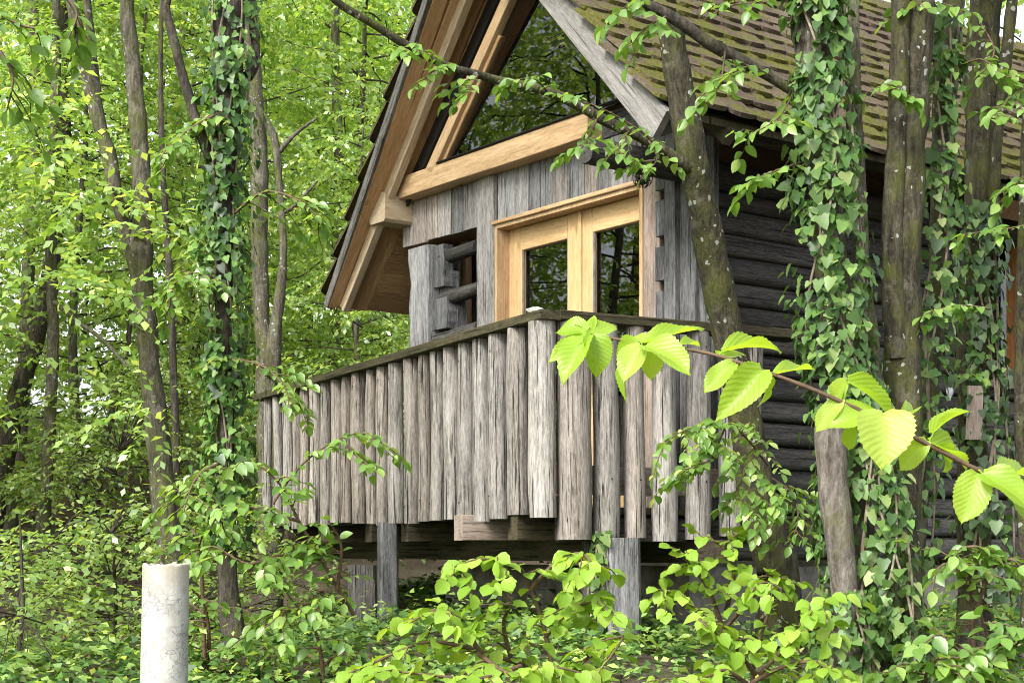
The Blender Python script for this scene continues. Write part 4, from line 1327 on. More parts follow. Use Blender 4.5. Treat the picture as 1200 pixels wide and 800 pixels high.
# --- right clump
def clump(label, spec, mat, limbs=(), name='clump_tree', ext=True, **kw):
    a, b_, y, w_ = spec[0]
    q = P(a, b_, y)
    return tree(name, label, [extra_up(spec) if ext else spec] + list(limbs), M[mat], (q.x, q.y), **kw)
r1 = clump('ivy covered grey trunk leftmost of the right hand clump', [(1010, 770, 7.2, 60), (1004, 700, 7.2, 54), (1000, 620, 7.2, 46), (992, 520, 7.2, 40), (984, 430, 7.2, 38), (976, 330, 7.2, 38), (968, 230, 7.2, 40), (960, 130, 7.2, 42), (952, 60, 7.2, 44), (944, 0, 7.2, 40)], 'bark', [extra_up([(1012, 560, 7.25, 30), (1018, 430, 7.28, 30), (1010, 330, 7.3, 22), (1006, 230, 7.3, 20), (1000, 110, 7.32, 18), (998, 0, 7.35, 18)], 2), ([(945, 118, 7.2, 9), (905, 92, 7.15, 12), (870, 72, 7.1, 14), (830, 50, 7.05, 14), (790, 22, 7.0, 13), (745, 0, 6.95, 12), (700, -22, 6.9, 11)], M['bark_dark'])])
dead = clump('cut grey dead stem standing among ivy before the log wall', [(992, 720, 6.9, 32), (984, 640, 6.9, 34), (978, 580, 6.9, 36), (974, 530, 6.9, 35), (972, 488, 6.9, 33)], 'bark_pale', ext=False, name='dead_stem', cat='tree stump')
r2 = clump('dark mossy trunk in the middle of the right hand clump', [(1058, 790, 7.4, 60), (1058, 720, 7.4, 48), (1056, 640, 7.4, 42), (1060, 560, 7.4, 40), (1058, 450, 7.4, 40), (1058, 330, 7.4, 42), (1064, 200, 7.4, 40), (1070, 100, 7.4, 38), (1078, 0, 7.4, 36)], 'bark_moss', [extra_up([(1050, 420, 7.36, 28), (1046, 320, 7.34, 26), (1048, 200, 7.34, 24), (1054, 90, 7.34, 24), (1056, 0, 7.34, 22)], 2), [(1066, 700, 7.3, 22), (1078, 740, 7.15, 24), (1084, 790, 7.05, 28), (1090, 830, 7.0, 26)]])
r3 = clump('slanting trunk with ivy right of the dark mossy trunk', [(1068, 700, 7.8, 30), (1072, 610, 7.8, 28), (1082, 520, 7.8, 26), (1092, 420, 7.8, 25), (1100, 320, 7.8, 24), (1103, 200, 7.8, 25), (1108, 100, 7.8, 26), (1118, 0, 7.8, 26)], 'bark')
r4 = clump('mossy trunk with hanging ivy near the right picture edge', [(1142, 700, 8.4, 40), (1140, 620, 8.4, 40), (1140, 520, 8.4, 34), (1138, 420, 8.4, 32), (1144, 320, 8.4, 34), (1150, 200, 8.4, 38), (1150, 100, 8.4, 40), (1156, 0, 8.4, 38)], 'bark_moss', [extra_up([(1150, 480, 8.3, 16), (1160, 380, 8.3, 16), (1164, 300, 8.3, 15), (1166, 200, 8.3, 14), (1180, 60, 8.3, 14)], 1)])
r5 = clump('thin mossy stem at the right picture edge before the side window', [(1206, 700, 8.0, 20), (1200, 600, 8.0, 16), (1196, 480, 8.0, 14), (1196, 380, 8.0, 13), (1200, 250, 8.0, 13), (1206, 100, 8.0, 12)], 'bark_moss')

for t_, blobs_, sd_ in ((t1, [((150, -380, 9.7), (1.3, 1.4, .9), 150), ((60, -250, 9.4), (.9, .9, .6), 80), ((125, 235, 9.2), (.22, .25, .10), 14), ((60, 160, 9.0), (.3, .3, .25), 26), ((215, 270, 9.3), (.2, .3, .15), 16), ((190, 480, 9.2), (.18, .2, .06), 8), ((70, 330, 9.2), (.35, .3, .10), 22)], 61), (t2, [((270, -420, 9.0), (1.2, 1.2, .9), 150)], 62), (t3, [((285, -330, 14.4), (1.8, 1.6, 1.4), 220)], 63),
                     (r2, [((1090, -420, 7.4), (1.1, 1.1, .7), 110)], 64), (r4, [((1170, -420, 8.4), (1.1, 1.1, .7), 110)], 65), (t4, [((393, -150, 20), (1.6, 1.6, 1.6), 160)], 66), (t6, [((66, -160, 15.5), (1.3, 1.3, 1.3), 140), ((40, 120, 14.6), (.8, .5, .9), 130), ((30, 250, 14.8), (.5, .4, .25), 40)], 67), (t5, [((66, -200, 17), (1.5, 1.5, 1.2), 140), ((90, 60, 15.8), (.9, .5, .9), 120)], 68), (t7, [((40, -180, 18), (1.5, 1.5, 1.3), 140)], 69)):
    add_crown(t_, [(P(*c_), r3_, n__) for c_, r3_, n__ in blobs_], M['beech'], .075, 16, BEQ, .5, sd_)

# ------------------------------------------------------------------ background forest: three crown templates, reused
def crown_template(seed, Ht, Rr, nlimb, leaf, per_limb=9, z0=.9, per=18):
    random.seed(seed)
    L = Leaves(); tubes = []
    for k_ in range(nlimb):
        f = (k_ + random.random()) / nlimb
        h_ = z0 + (Ht - z0) * f ** .95
        a = k_ * 2.399 + random.uniform(-.4, .4)
        ln_ = Rr * (.55 + .65 * math.sin(math.pi * min(1, .22 + .75 * f))) * random.uniform(.55, 1.1)
        d = Vector((math.cos(a), math.sin(a), random.uniform(.0, .45)))
        pts = arc(Vector((0, 0, h_)), d, ln_, .35, 7, .05)
        tubes.append(tube_arrays(pts, [max(.003, .013 * (1 - i / 8)) for i in range(8)], 5, 0))
        for j in range(per_limb):
            g_ = .12 + .88 * (j + random.random()) / per_limb
            i_ = min(6, int(g_ * 7)); q = pts[i_].lerp(pts[i_ + 1], g_ * 7 - i_)
            t_ = (pts[i_ + 1] - pts[i_]).normalized()
            lat = t_.cross(Vector((0, 0, 1))) * (1 if j % 2 else -1)
            dv = t_ * .5 + lat * random.uniform(.5, 1.2) + Vector((0, 0, random.uniform(-.25, .3)))
            ln2 = (.32 + .35 * (1 - g_)) * ln_ * .45 + .22
            tp_ = arc(q, dv, ln2, .3, 4, .06)
            spray(L, tp_, leaf, ln2 / per, .6, .3, .05, .6)
    p, d, n_, s = L.arrays()
    me = joined_leaves('crown', p, d, n_, s, BEQ, RNG); me.materials.append(M['beech'])
    ml = pymesh('limbs', *join_tubes(tubes), True); ml.materials.append(M['bark_dark'])
    pts = [Vector((.10 * math.sin(z_ * .9 + seed), .08 * math.cos(z_ * 1.1 + seed) - .08 * math.cos(seed), z_)) for z_ in np.linspace(-.2, Ht, 14)]
    vs, fs = tube_arrays(pts, [.075 * (1 - .85 * i / 13) for i in range(14)], 9, .08, 5)
    mt = pymesh('trunk', vs, fs, True); mt.materials.append(M['bark'])
    return me, ml, mt
TPL = [crown_template(101, 7.0, 2.1, 62, .088, 12, .5, 17), crown_template(202, 6.4, 2.4, 58, .092, 12, .4, 17), crown_template(303, 7.6, 2.0, 66, .084, 12, .6, 17)]
def bg_tree(x, y, k_, tpl, label, group='beech trees of the wood behind'):
    loc = Vector((x, y, gz(x, y) - .1))
    t = thing('beech_tree', label, 'tree', loc, group)
    t.rotation_euler = (0, 0, random.uniform(0, 6.28))
    t.scale = (k_, k_, k_)
    for nm, me in zip(('crown', 'limbs', 'trunk'), TPL[tpl]):
        o = bpy.data.objects.new(nm, me); COL.objects.link(o); o.parent = t
    return t
random.seed(77)
G1 = 'leafy beech trees filling the wood left of the cabin'
BG = [(-4.5, 16.6, .95, 'nearest leafy beech, low on the slope just left of the forked tree'),
      (-3.3, 18.5, 1.05, 'leafy beech showing between the forked tree and the ivy tree'),
      (-6.9, 19.5, 1.15, 'leafy beech behind the leaning dark tree at the left edge'),
      (-1.9, 20.5, 1.15, 'leafy beech above the far end of the balcony rail'),
      (-5.0, 23, 1.35, 'mid distance leafy beech behind the fork of the tall grey tree'),
      (-9.8, 25, 1.5, 'tall leafy beech beyond the upper left corner'),
      (-3.2, 26, 1.5, 'tall leafy beech behind the ivy tree top'),
      (-.8, 24, 1.4, 'leafy beech directly left of the gable verge'),
      (-12.4, 32, 1.9, 'large far beech outside the left edge behind other beeches'),
      (-2.6, 33, 1.9, 'large far beech behind the slim pale tree beside the gable'),
      (.9, 29, 1.7, 'far beech hidden mostly behind the cabin gable'),
      (-3.8, 42, 2.5, 'farthest beech on the hilltop behind the brown tree'),
      (1.6, 39, 2.4, 'farthest beech on the hilltop straight behind the cabin'),
      (-1.6, 16.8, .75, 'small leafy beech close behind the balcony end below the eave'),
      (-4.3, 20.8, 1.2, 'leafy beech in the middle of the wood right of the forked tree'),
      (-5.0, 27, 1.6, 'broad beech in the second row behind the forked tree'),
      (5, 34, 2.0, 'beech behind the cabin roof ridge'), (9, 30, 1.8, 'beech behind the right part of the mossy roof'), (13, 26, 1.7, 'beech beyond the right picture edge behind the roof')]
for i, (x, y, k_, lb_) in enumerate(BG):
    bg_tree(x, y, k_, i % 3, lb_, G1)
G2 = 'beech trees further along the slope to the left'
for i, (x, y, k_) in enumerate([(-7.6, 12.5, 1.2), (-9.5, 9.5, 1.3), (-10.5, 15, 1.4), (-13, 11, 1.5), (-12.5, 18.5, 1.6), (-16, 14, 1.8), (-15, 22, 1.8), (-18, 30, 2.2), (-9, 5, 1.2), (-14, 5, 1.6)]):
    bg_tree(x, y, k_, (i + 1) % 3, 'green beech tree on the slope beyond the left picture edge', G2)

exec_marker = 0
# ------------------------------------------------------------------ ivy
IVY_ME = [shape_mesh('ivy_leaf', IVY_T, M['ivy_obj'], False)]
IVD_ME = [shape_mesh('dark_ivy_leaf', IVY_T, M['ivy_dark'], False)]
BEO_ME = [shape_mesh('spray_leaf', s_, M['beech_obj']) for s_ in BEO]
HAZ_ME = [shape_mesh('hazel_leaf', s_, M['hazel_obj']) for s_ in HAZ]
NEAR_ME = [shape_mesh('young_leaf', s_, M['near_leaf']) for s_ in NEAR]

def ivy(label, paths, base, size, dens, meshes, seed, join='ivy', fluff=.05, face=-.2, limit=300, name='ivy'):
    """paths: [(stem spec, from_f, to_f)]: leaves stand off the stem surface"""
    random.seed(seed)
    loc = Vector((base[0], base[1], gz(base[0], base[1])))
    t = thing(name, label, 'ivy', loc, 'ivy climbing the trunks')
    L = Leaves(); tubes = []
    for spec, f0, f1, dn_ in paths:
        pts, rad = stem_path(spec, 8)
        n_ = len(pts)
        tot = sum((pts[i + 1] - pts[i]).length for i in range(n_ - 1))
        cnt = int(tot * abs(f1 - f0) * dens * dn_)
        for k_ in range(cnt):
            f = random.uniform(f0, f1) * (n_ - 1)
            i_ = min(n_ - 2, int(f)); q = pts[i_].lerp(pts[i_ + 1], f - i_); r_ = rad[i_]
            cl = noise.noise(Vector((q.z * 2.3, seed, 1)))
            a = random.uniform(0, 2 * math.pi)
            dv = Vector((math.cos(a), math.sin(a), 0))
            if dv.y > .5: dv.y = -dv.y
            if noise.noise(Vector((q.z * 3.2, a * 1.1, seed))) < -.18: continue
            st = r_ * 1.02 + abs(random.gauss(0, fluff))
            L.put(q + dv * st, Vector((dv.x * .25, dv.y * .25, -.9)) + rv(.38), dv + Vector((0, 0, .45)) + rv(.25), size * random.choice((.55, .8, 1.0, 1.0, 1.35)) * random.uniform(.85, 1.15))
        for k_ in range(4):
            ph = random.uniform(0, 6.28); vs_p = []
            i0, i1 = int(min(f0, f1) * (n_ - 1)), int(max(f0, f1) * (n_ - 1))
            for i_ in range(i0, i1 + 1, 2):
                a = ph + .9 * math.sin(i_ * .13 + k_) 
                vs_p.append(pts[i_] + Vector((math.cos(a), -abs(math.sin(a)), 0)) * rad[i_] * 1.06)
            if len(vs_p) > 2:
                tubes.append(tube_arrays(vs_p, [.007] * len(vs_p), 5, .1))
    if tubes: add('vine', pymesh('vine', *join_tubes(tubes), True), M['vine'], t)
    leaf_parts(t, L, meshes, M[join], IVY_T if len(L.p) < 3000 else IVQ, limit)
    return t
def mg(spec, px, y): q = P(px, spec[0][1], y); return (q.x, q.y)
ivy('large leaved ivy covering the leftmost trunk of the right hand clump', [([(1012, 770, 7.15, 74), (1006, 640, 7.15, 84), (1000, 520, 7.15, 70), (982, 430, 7.15, 66), (974, 330, 7.15, 74), (968, 230, 7.15, 70), (964, 130, 7.15, 60), (960, 40, 7.15, 50), (955, -20, 7.15, 50)], 0, 1, 1.0), ([(990, 800, 6.85, 60), (992, 740, 6.85, 60), (990, 690, 6.85, 40)], 0, 1, .8)], mg([(0, 770)], 1012, 7.15), .049, 820, IVY_ME, 1, fluff=.028)
ivy('small leaved ivy thick around the foot of the right hand clump', [([(1040, 805, 6.95, 70), (1038, 720, 7.0, 70), (1034, 620, 7.05, 56), (1024, 520, 7.08, 44), (1014, 450, 7.1, 30)], 0, 1, 1.0)], mg([(0, 800)], 1040, 6.95), .046, 520, IVY_ME, 8, fluff=.03)
ivy('pale fresh ivy running up the slanting trunk of the right hand clump', [([(1068, 660, 7.72, 40), (1078, 560, 7.72, 40), (1084, 450, 7.72, 46), (1090, 330, 7.72, 46), (1094, 220, 7.72, 44), (1098, 120, 7.72, 36), (1106, 20, 7.72, 34)], .0, 1, 1.0)], mg([(0, 700)], 1066, 7.72), .05, 380, IVY_ME, 2, fluff=.028)
ivy('dark ivy with hanging dry shoots on the trunk near the right edge', [([(1160, 700, 8.3, 50), (1160, 600, 8.3, 50), (1158, 500, 8.3, 40), (1152, 420, 8.3, 34), (1146, 320, 8.3, 40), (1144, 240, 8.3, 34)], 0, 1, 1.0)], mg([(0, 700)], 1160, 8.3), .05, 420, IVD_ME, 3, 'ivy', fluff=.04)
ivy('glossy dark ivy wrapping the straight tree left of the balcony', [([(270, 640, 9.0, 26), (266, 560, 9.0, 24), (265, 470, 9.0, 26), (263, 400, 9.0, 30), (262, 300, 9.0, 36), (264, 200, 9.0, 36), (270, 100, 9.0, 42), (275, 0, 9.0, 48)], 0, 1, 1.0)], mg([(0, 760)], 272, 8.96), .045, 680, IVD_ME, 4, 'ivy', fluff=.055)
ivy('sparse ivy creeping up the square post under the balcony', [([(700, 742, 9.12, 22), (702, 700, 9.12, 24), (704, 650, 9.12, 24), (706, 622, 9.1, 16)], 0, 1, 1.0)], mg([(0, 742)], 700, 9.1), .05, 220, IVY_ME, 5, fluff=.02)

# ------------------------------------------------------------------ leafy twigs on the big limbs and in front of the house
def twig_thing(name, label, twigs, leaf, step, meshes, join, shp, cat='branch', group=None, tw=5, limit=300, droop=.3, side=0, side_len=.2, up=.35, base=None, seed=1, start=.1):
    """twigs: list of photo polylines [(px,py,Y)]; side twiglets branch off"""
    random.seed(seed)
    a = twigs[0][0]; p0 = P(*a) if base is None else base
    t = thing(name, label, cat, p0, group)
    L = Leaves()
    for poly_ in twigs:
        tubes = []
        pts = catmull([P(*q) for q in poly_], 6)
        n_ = len(pts)
        r0 = tw / 2 / F * poly_[0][2]
        tubes.append(tube_arrays(pts, [max(.0012, r0 * (1 - .75 * i / n_)) for i in range(n_)], 6, .05))
        spray(L, pts, leaf, step, up, droop, start)
        for k_ in range(side):
            f = random.uniform(.08, .95) * (n_ - 1); i_ = min(n_ - 2, int(f)); q = pts[i_]
            tt_ = (pts[i_ + 1] - pts[i_]).normalized()
            lat = tt_.cross(Vector((0, 0, 1)))
            if lat.length < .2: lat = Vector((1, 0, 0))
            dv = tt_ * .4 + lat.normalized() * random.choice((-1, 1)) + Vector((0, 0, random.uniform(-.35, .35))) + Vector((random.uniform(-.5, .5), 0, 0))
            sp_ = arc(q, dv, side_len * random.uniform(.5, 1.2), .3, 4, .05)
            tubes.append(tube_arrays(sp_, [max(.001, r0 * .4 * (1 - .7 * i / 5)) for i in range(5)], 5, 0))
            spray(L, sp_, leaf, step, up, droop, .15)
        add('twig', pymesh('twig', *join_tubes(tubes), True), M['twig'] if tw < 7 else M['bark_dark'], t)
    leaf_parts(t, L, meshes, M[join], shp, limit)
    return t

tp1 = twig_thing('leafy_branch', 'leafy twigs along the dark limb crossing the gable', [[(780, 178, 8.5), (745, 150, 8.4), (700, 125, 8.3), (650, 110, 8.2)], [(700, 138, 8.44), (690, 160, 8.3), (680, 175, 8.2)], [(640, 106, 8.34), (625, 92, 8.2), (600, 95, 8.1)], [(560, 88, 8.2), (552, 100, 8.1), (545, 112, 8.0)], [(530, 78, 8.1), (510, 82, 8.0), (485, 104, 7.9)], [(760, 165, 8.5), (770, 185, 8.4), (760, 200, 8.3)], [(740, 150, 8.4), (725, 175, 8.3), (745, 190, 8.2)], [(480, 50, 8.0), (470, 62, 7.95), (500, 60, 7.9)]], .066, .034, BEO_ME, 'beech', BEO[0], tw=3, side=4, side_len=.16, seed=3)
twig_thing('leafy_branch', 'leafy twigs hanging from the limb across the mossy roof', [[(930, 108, 7.15), (915, 135, 7.0), (895, 150, 6.9), (875, 158, 6.9)], [(905, 90, 7.1), (880, 78, 7.0), (850, 90, 6.95), (835, 98, 6.9)], [(850, 60, 7.05), (845, 95, 7.0), (838, 110, 6.95)], [(780, 20, 6.9), (765, 28, 6.85), (755, 40, 6.8)], [(940, 190, 7.1), (910, 200, 6.95), (885, 210, 6.9)], [(760, 6, 6.95), (735, 8, 6.9), (720, 18, 6.8)], [(830, 20, 7), (860, 6, 6.9), (900, 2, 6.8)]], .066, .035, BEO_ME, 'beech', BEO[0], tw=3, side=4, side_len=.16, seed=4)
twig_thing('leafy_branch', 'small leafy spray reaching across the mossy trunk near the right edge', [[(1215, 262, 7.0), (1180, 268, 6.95), (1150, 272, 6.9), (1128, 274, 6.9)]], .058, .028, BEO_ME, 'beech', BEO[0], tw=3, side=3, side_len=.12, seed=5)
twig_thing('leafy_branch', 'small light leaf spray between the slanting and the mossy trunk', [[(1160, 362, 7.5), (1130, 358, 7.4), (1100, 362, 7.3), (1078, 372, 7.25)]], .058, .03, BEO_ME, 'beech', BEO[0], tw=3, side=3, side_len=.1, seed=6)
twig_thing('leafy_branch', 'short leaf spray low on the mossy trunk above the hanging board', [[(1150, 445, 8.0), (1135, 438, 7.9), (1112, 442, 7.8)]], .055, .03, BEO_ME, 'beech', BEO[0], tw=3, side=2, side_len=.08, seed=7)
twig_thing('leafy_branch', 'loose leafy twigs at the top right against the roof', [[(1120, 80, 7.7), (1150, 70, 7.6), (1180, 90, 7.5), (1200, 85, 7.5)], [(1150, 30, 7.8), (1165, 60, 7.7), (1150, 90, 7.6)], [(1200, 100, 7.6), (1175, 125, 7.5), (1160, 140, 7.4)], [(1050, 95, 7.3), (1040, 100, 7.2), (1048, 106, 7.1)], [(1100, 10, 7.5), (1085, 2, 7.4), (1060, 12, 7.3)], [(1215, 200, 7.6), (1190, 215, 7.5), (1170, 228, 7.4)]], .066, .038, BEO_ME, 'beech', BEO[0], tw=3, side=5, side_len=.2, seed=8)
twig_thing('leafy_branch', 'green leafy bough hanging before the right balcony balusters', [[(900, 545, 8.6), (860, 500, 8.4), (815, 500, 8.3), (780, 520, 8.2), (765, 560, 8.15)], [(850, 500, 8.4), (830, 540, 8.3), (800, 550, 8.2)], [(890, 520, 8.5), (870, 560, 8.4), (862, 590, 8.35)], [(905, 560, 8.5), (930, 580, 8.4), (935, 610, 8.3), (925, 640, 8.25)]], .064, .026, BEO_ME, 'beech', BEO[0], tw=3, side=14, side_len=.24, seed=9)
twig_thing('leafy_branch', 'light green leafy twig reaching across the pale left balusters', [[(320, 590, 8.6), (350, 548, 8.5), (390, 518, 8.4), (430, 508, 8.3), (470, 540, 8.25)], [(400, 515, 8.4), (425, 540, 8.3), (440, 548, 8.3)]], .066, .034, BEO_ME, 'hazel', BEO[0], tw=3, side=7, side_len=.16, seed=10)
twig_thing('leafy_branch', 'leafy twigs entering at the top left corner', [[(-10, 10, 6), (25, 30, 6), (60, 35, 6)], [(0, 60, 6), (15, 90, 6), (8, 130, 6)], [(70, -10, 6), (90, 15, 6), (80, 45, 6)]], .07, .05, BEO_ME, 'beech', BEO[0], tw=5, side=5, side_len=.2, seed=12)
twig_thing('leafy_branch', 'leafy twigs beside the ivy tree reaching toward the brown tree', [[(275, 250, 8.9), (310, 225, 8.7), (350, 235, 8.6), (380, 262, 8.6)], [(260, 330, 8.9), (225, 320, 8.7), (195, 340, 8.6)], [(268, 420, 8.9), (310, 430, 8.7), (350, 470, 8.6)], [(262, 130, 8.9), (225, 150, 8.7), (190, 180, 8.6)], [(262, 540, 8.9), (230, 560, 8.7), (215, 600, 8.6)]], .064, .03, BEO_ME, 'beech', BEO[0], tw=4, side=11, side_len=.3, seed=13)

# ------------------------------------------------------------------ shrubs
def shrub(name, label, base, stems, leaf, step, meshes, join, shp, side, side_len, seed, limit=300, tw=6, droop=.35, up=.4, group='shrubs under the trees'):
    q = P(*base); b0 = Vector((q.x, q.y, gz(q.x, q.y)))
    return twig_thing(name, label, stems, leaf, step, meshes, join, shp, 'shrub', group, tw, limit, droop, side, side_len, up, b0, seed, .25)
# young hazel in the middle of the foreground
shrub('hazel_shrub', 'yellow green young hazel shrub in front of the balcony underside', (660, 805, 6.4),
      [[(652, 815, 6.4), (640, 745, 6.4), (622, 690, 6.35), (605, 662, 6.3), (560, 655, 6.2), (530, 668, 6.15)],
       [(648, 790, 6.4), (560, 762, 6.2), (500, 752, 6.1), (440, 775, 6.0), (405, 790, 6.0)],
       [(622, 690, 6.35), (650, 660, 6.3), (680, 648, 6.25), (700, 668, 6.2)],
       [(640, 745, 6.4), (670, 715, 6.3), (690, 705, 6.2), (705, 700, 6.2)],
       [(560, 762, 6.2), (540, 725, 6.15), (510, 715, 6.1), (480, 730, 6.0)],
       [(600, 775, 6.3), (590, 730, 6.2), (600, 705, 6.1), (585, 690, 6.1)],
       [(648, 800, 6.3), (690, 770, 6.2), (730, 745, 6.1), (700, 790, 6.0)],
       [(560, 765, 6.1), (600, 790, 5.9), (640, 780, 5.8), (690, 790, 5.8)],
       [(610, 780, 6.1), (560, 795, 5.9), (500, 790, 5.8), (450, 785, 5.8)]], .066, .044, HAZ_ME, 'hazel', HAZ[0], 8, .18, 31)
shrub('hazel_shrub', 'bright green low hazel shrub at the foot of the leaning tree', (880, 815, 6.3),
      [[(880, 820, 6.3), (885, 770, 6.3), (900, 720, 6.25), (915, 690, 6.2), (880, 678, 6.2)],
       [(885, 790, 6.3), (850, 745, 6.2), (820, 725, 6.15), (830, 735, 6.1)],
       [(890, 790, 6.3), (930, 750, 6.2), (960, 735, 6.1), (985, 745, 6.05)],
       [(880, 800, 6.2), (920, 780, 6.1), (960, 775, 6.0), (985, 790, 6.0)],
       [(875, 800, 6.2), (850, 785, 6.1), (830, 792, 6.0), (790, 800, 5.9)],
       [(930, 750, 6.2), (950, 710, 6.15), (975, 700, 6.1)]], .066, .044, HAZ_ME, 'hazel', HAZ[0], 6, .18, 32)
shrub('leafy_shrub', 'light green shrub before the balcony end beside the brown tree', (340, 805, 7.9),
      [[(415, 720, 8.0), (385, 670, 7.95), (350, 610, 7.9), (330, 570, 7.85), (300, 545, 7.8), (255, 550, 7.75)],
       [(350, 610, 7.9), (310, 600, 7.8), (270, 590, 7.7), (245, 620, 7.7)],
       [(375, 655, 7.95), (330, 650, 7.8), (290, 660, 7.7), (250, 640, 7.7), (225, 650, 7.7)],
       [(400, 700, 7.9), (350, 710, 7.8), (310, 735, 7.7)],
              [(380, 800, 7.9), (370, 740, 7.8), (340, 700, 7.7), (330, 680, 7.7)],
       [(395, 690, 7.9), (400, 640, 7.8), (385, 610, 7.7)]], .07, .036, BEO_ME, 'hazel', BEO[0], 8, .24, 33, tw=5)
shrub('leafy_shrub', 'broad leaved green shrub beneath the right balcony corner', (830, 760, 8.6),
      [[(850, 745, 8.6), (830, 690, 8.5), (800, 650, 8.4), (785, 640, 8.35)],
       [(850, 720, 8.6), (860, 670, 8.5), (850, 640, 8.4), (865, 625, 8.4)],
       [(845, 740, 8.5), (800, 700, 8.4), (770, 690, 8.3)], [(850, 735, 8.5), (890, 690, 8.4), (900, 670, 8.3)]], .075, .045, HAZ_ME, 'beech', HAZ[0], 7, .2, 34)
shrub('leafy_shrub', 'green shrub with drooping leaves at the right edge below the log wall', (1140, 800, 7.0),
      [[(1140, 790, 7.0), (1140, 720, 6.9), (1135, 670, 6.8), (1110, 660, 6.7), (1092, 672, 6.7)],
       [(1140, 730, 6.9), (1160, 670, 6.8), (1185, 655, 6.7), (1200, 670, 6.7)],
       [(1140, 700, 6.9), (1120, 650, 6.8), (1140, 640, 6.7), (1165, 645, 6.7)]], .075, .045, BEO_ME, 'beech', BEO[1], 8, .2, 35)
shrub('leafy_shrub', 'dark green shrub filling the lower right corner', (1150, 830, 6.6),
      [[(1150, 830, 6.6), (1140, 780, 6.5), (1110, 750, 6.4), (1095, 735, 6.4)], [(1150, 820, 6.6), (1180, 770, 6.5), (1200, 745, 6.4)], [(1120, 830, 6.6), (1110, 790, 6.4), (1095, 780, 6.3)], [(1170, 830, 6.6), (1160, 760, 6.5), (1150, 720, 6.4)], [(1090, 830, 6.5), (1085, 790, 6.4), (1100, 770, 6.3)]], .08, .045, BEO_ME, 'ivy', BEO[0], 9, .25, 36)
shrub('leafy_shrub', 'green leafy shrub low between ivy tree and cement pipe', (240, 800, 8.4),
      [[(240, 800, 8.4), (245, 750, 8.3), (240, 710, 8.2), (225, 690, 8.1)], [(245, 800, 8.4), (280, 760, 8.3), (300, 740, 8.2)], [(290, 810, 8.3), (320, 770, 8.2), (350, 760, 8.1)], [(240, 780, 8.3), (235, 650, 8.2), (225, 620, 8.2)], [(360, 810, 8.2), (390, 770, 8.1), (420, 765, 8.0)]], .065, .04, BEO_ME, 'beech', BEO[0], 9, .28, 37)
# layered understory on the left slope
def understory(label, base, blobs, seed):
    q = P(*base); loc = Vector((q.x, q.y, gz(q.x, q.y)))
    t = thing('young_beech', label, 'shrub', loc, 'young beeches low on the left slope')
    vs, fs = tube_arrays([loc + Vector((0, 0, -.1)), loc + Vector((.03, 0, .35)), loc + Vector((.0, .05, .8))], [.016, .012, .005], 6, .05)
    add('stem', pymesh('stem', vs, fs, True), M['bark_dark'], t)
    add_crown(t, [(P(a, b_, y), r3, ns) for a, b_, y, r3, ns in blobs], M['beech'], .06, 13, BEQ, .42, seed, None, [loc + Vector((0, 0, .3 + .25 * k_)) for k_ in range(6)])
understory('layered young beech left of the cement pipe below the forked tree', (130, 790, 9.5), [(120, 640, 9.7, (.5, .5, .14), 55), (90, 700, 9.4, (.45, .4, .12), 45), (140, 610, 10, (.35, .4, .08), 25), (60, 640, 9.7, (.35, .4, .07), 25), (130, 740, 9.0, (.3, .3, .08), 18)], 51)
understory('layered young beech in the lower left corner', (20, 830, 8.2), [(20, 740, 8.3, (.3, .35, .12), 32), (40, 780, 7.9, (.35, .3, .07), 25), (10, 680, 8.6, (.25, .3, .07), 22)], 52)
understory('young beech with flat sprays on the slope behind the forked tree', (140, 620, 15), [(120, 520, 15, (.9, .6, .3), 90), (170, 450, 15.5, (.7, .6, .3), 60), (60, 560, 14.5, (.35, .5, .12), 22), (240, 480, 15.5, (.8, .6, .5), 70)], 53)
understory('young beech between ivy tree and brown tree on the low ground', (235, 760, 12.5), [(235, 620, 12.5, (.45, .5, .5), 75), (240, 720, 11.5, (.4, .5, .3), 50), (350, 690, 13.5, (.6, .5, .4), 60), (300, 640, 13.5, (.5, .5, .5), 50)], 54)

# ------------------------------------------------------------------ ground cover and litter
def scatter(name, label, cat, n_, xr, yr, size, shp, mat, mask, lift=.03, upn=.5, seed=1):
    rng = np.random.default_rng(seed)
    x = rng.uniform(*xr, n_); y = rng.uniform(*yr, n_)
    k_ = mask(x, y) > rng.random(n_)
    x, y = x[k_], y[k_]
    N = len(x)
    z = ground_z(x, y) + np.abs(rng.normal(0, lift, N)) + .01
    a = rng.uniform(0, 2 * np.pi, N)
    d = np.stack([np.cos(a), np.sin(a), rng.normal(-.1, .3, N)], 1)
    nn_ = np.stack([rng.normal(0, upn, N), rng.normal(-.25, upn, N), np.ones(N)], 1)
    s = size * rng.uniform(.5, 1.25, N)
    o = add(name, joined_leaves(name, np.stack([x, y, z], 1), d, nn_, s, shp, rng), M[mat])
    o['kind'] = 'stuff'; o['label'] = label; o['category'] = cat
def m_ivy(x, y):
    n1 = np.sin(x * 1.7 + 2) * np.cos(y * 1.3) + .6 * np.sin(x * 3.9 - y * 2.1)
    soil = np.exp(-(((x - .75) / .3) ** 2 + ((y - 6.9) / .5) ** 2))
    return np.clip(.75 + .35 * n1 - soil, .12, 1) * np.where(x < -3.3, .35, 1)
scatter('ground_ivy', 'low green ivy carpet on the ground under the balcony', 'ground cover', 46000, (-3.8, 4.8), (5.2, 15), .06, IVQ, 'ivy', m_ivy, .06, .55, 5)
scatter('ground_plants', 'small light green leaves carpeting the bank below the cabin', 'ground cover', 16000, (-3.2, 4.4), (5.4, 12), .055, BEQ, 'beech', lambda x, y: np.clip(.55 + .5 * np.sin(x * 2.3 + y) * np.sin(y * 1.9 - x), .05, 1), .10, .5, 6)
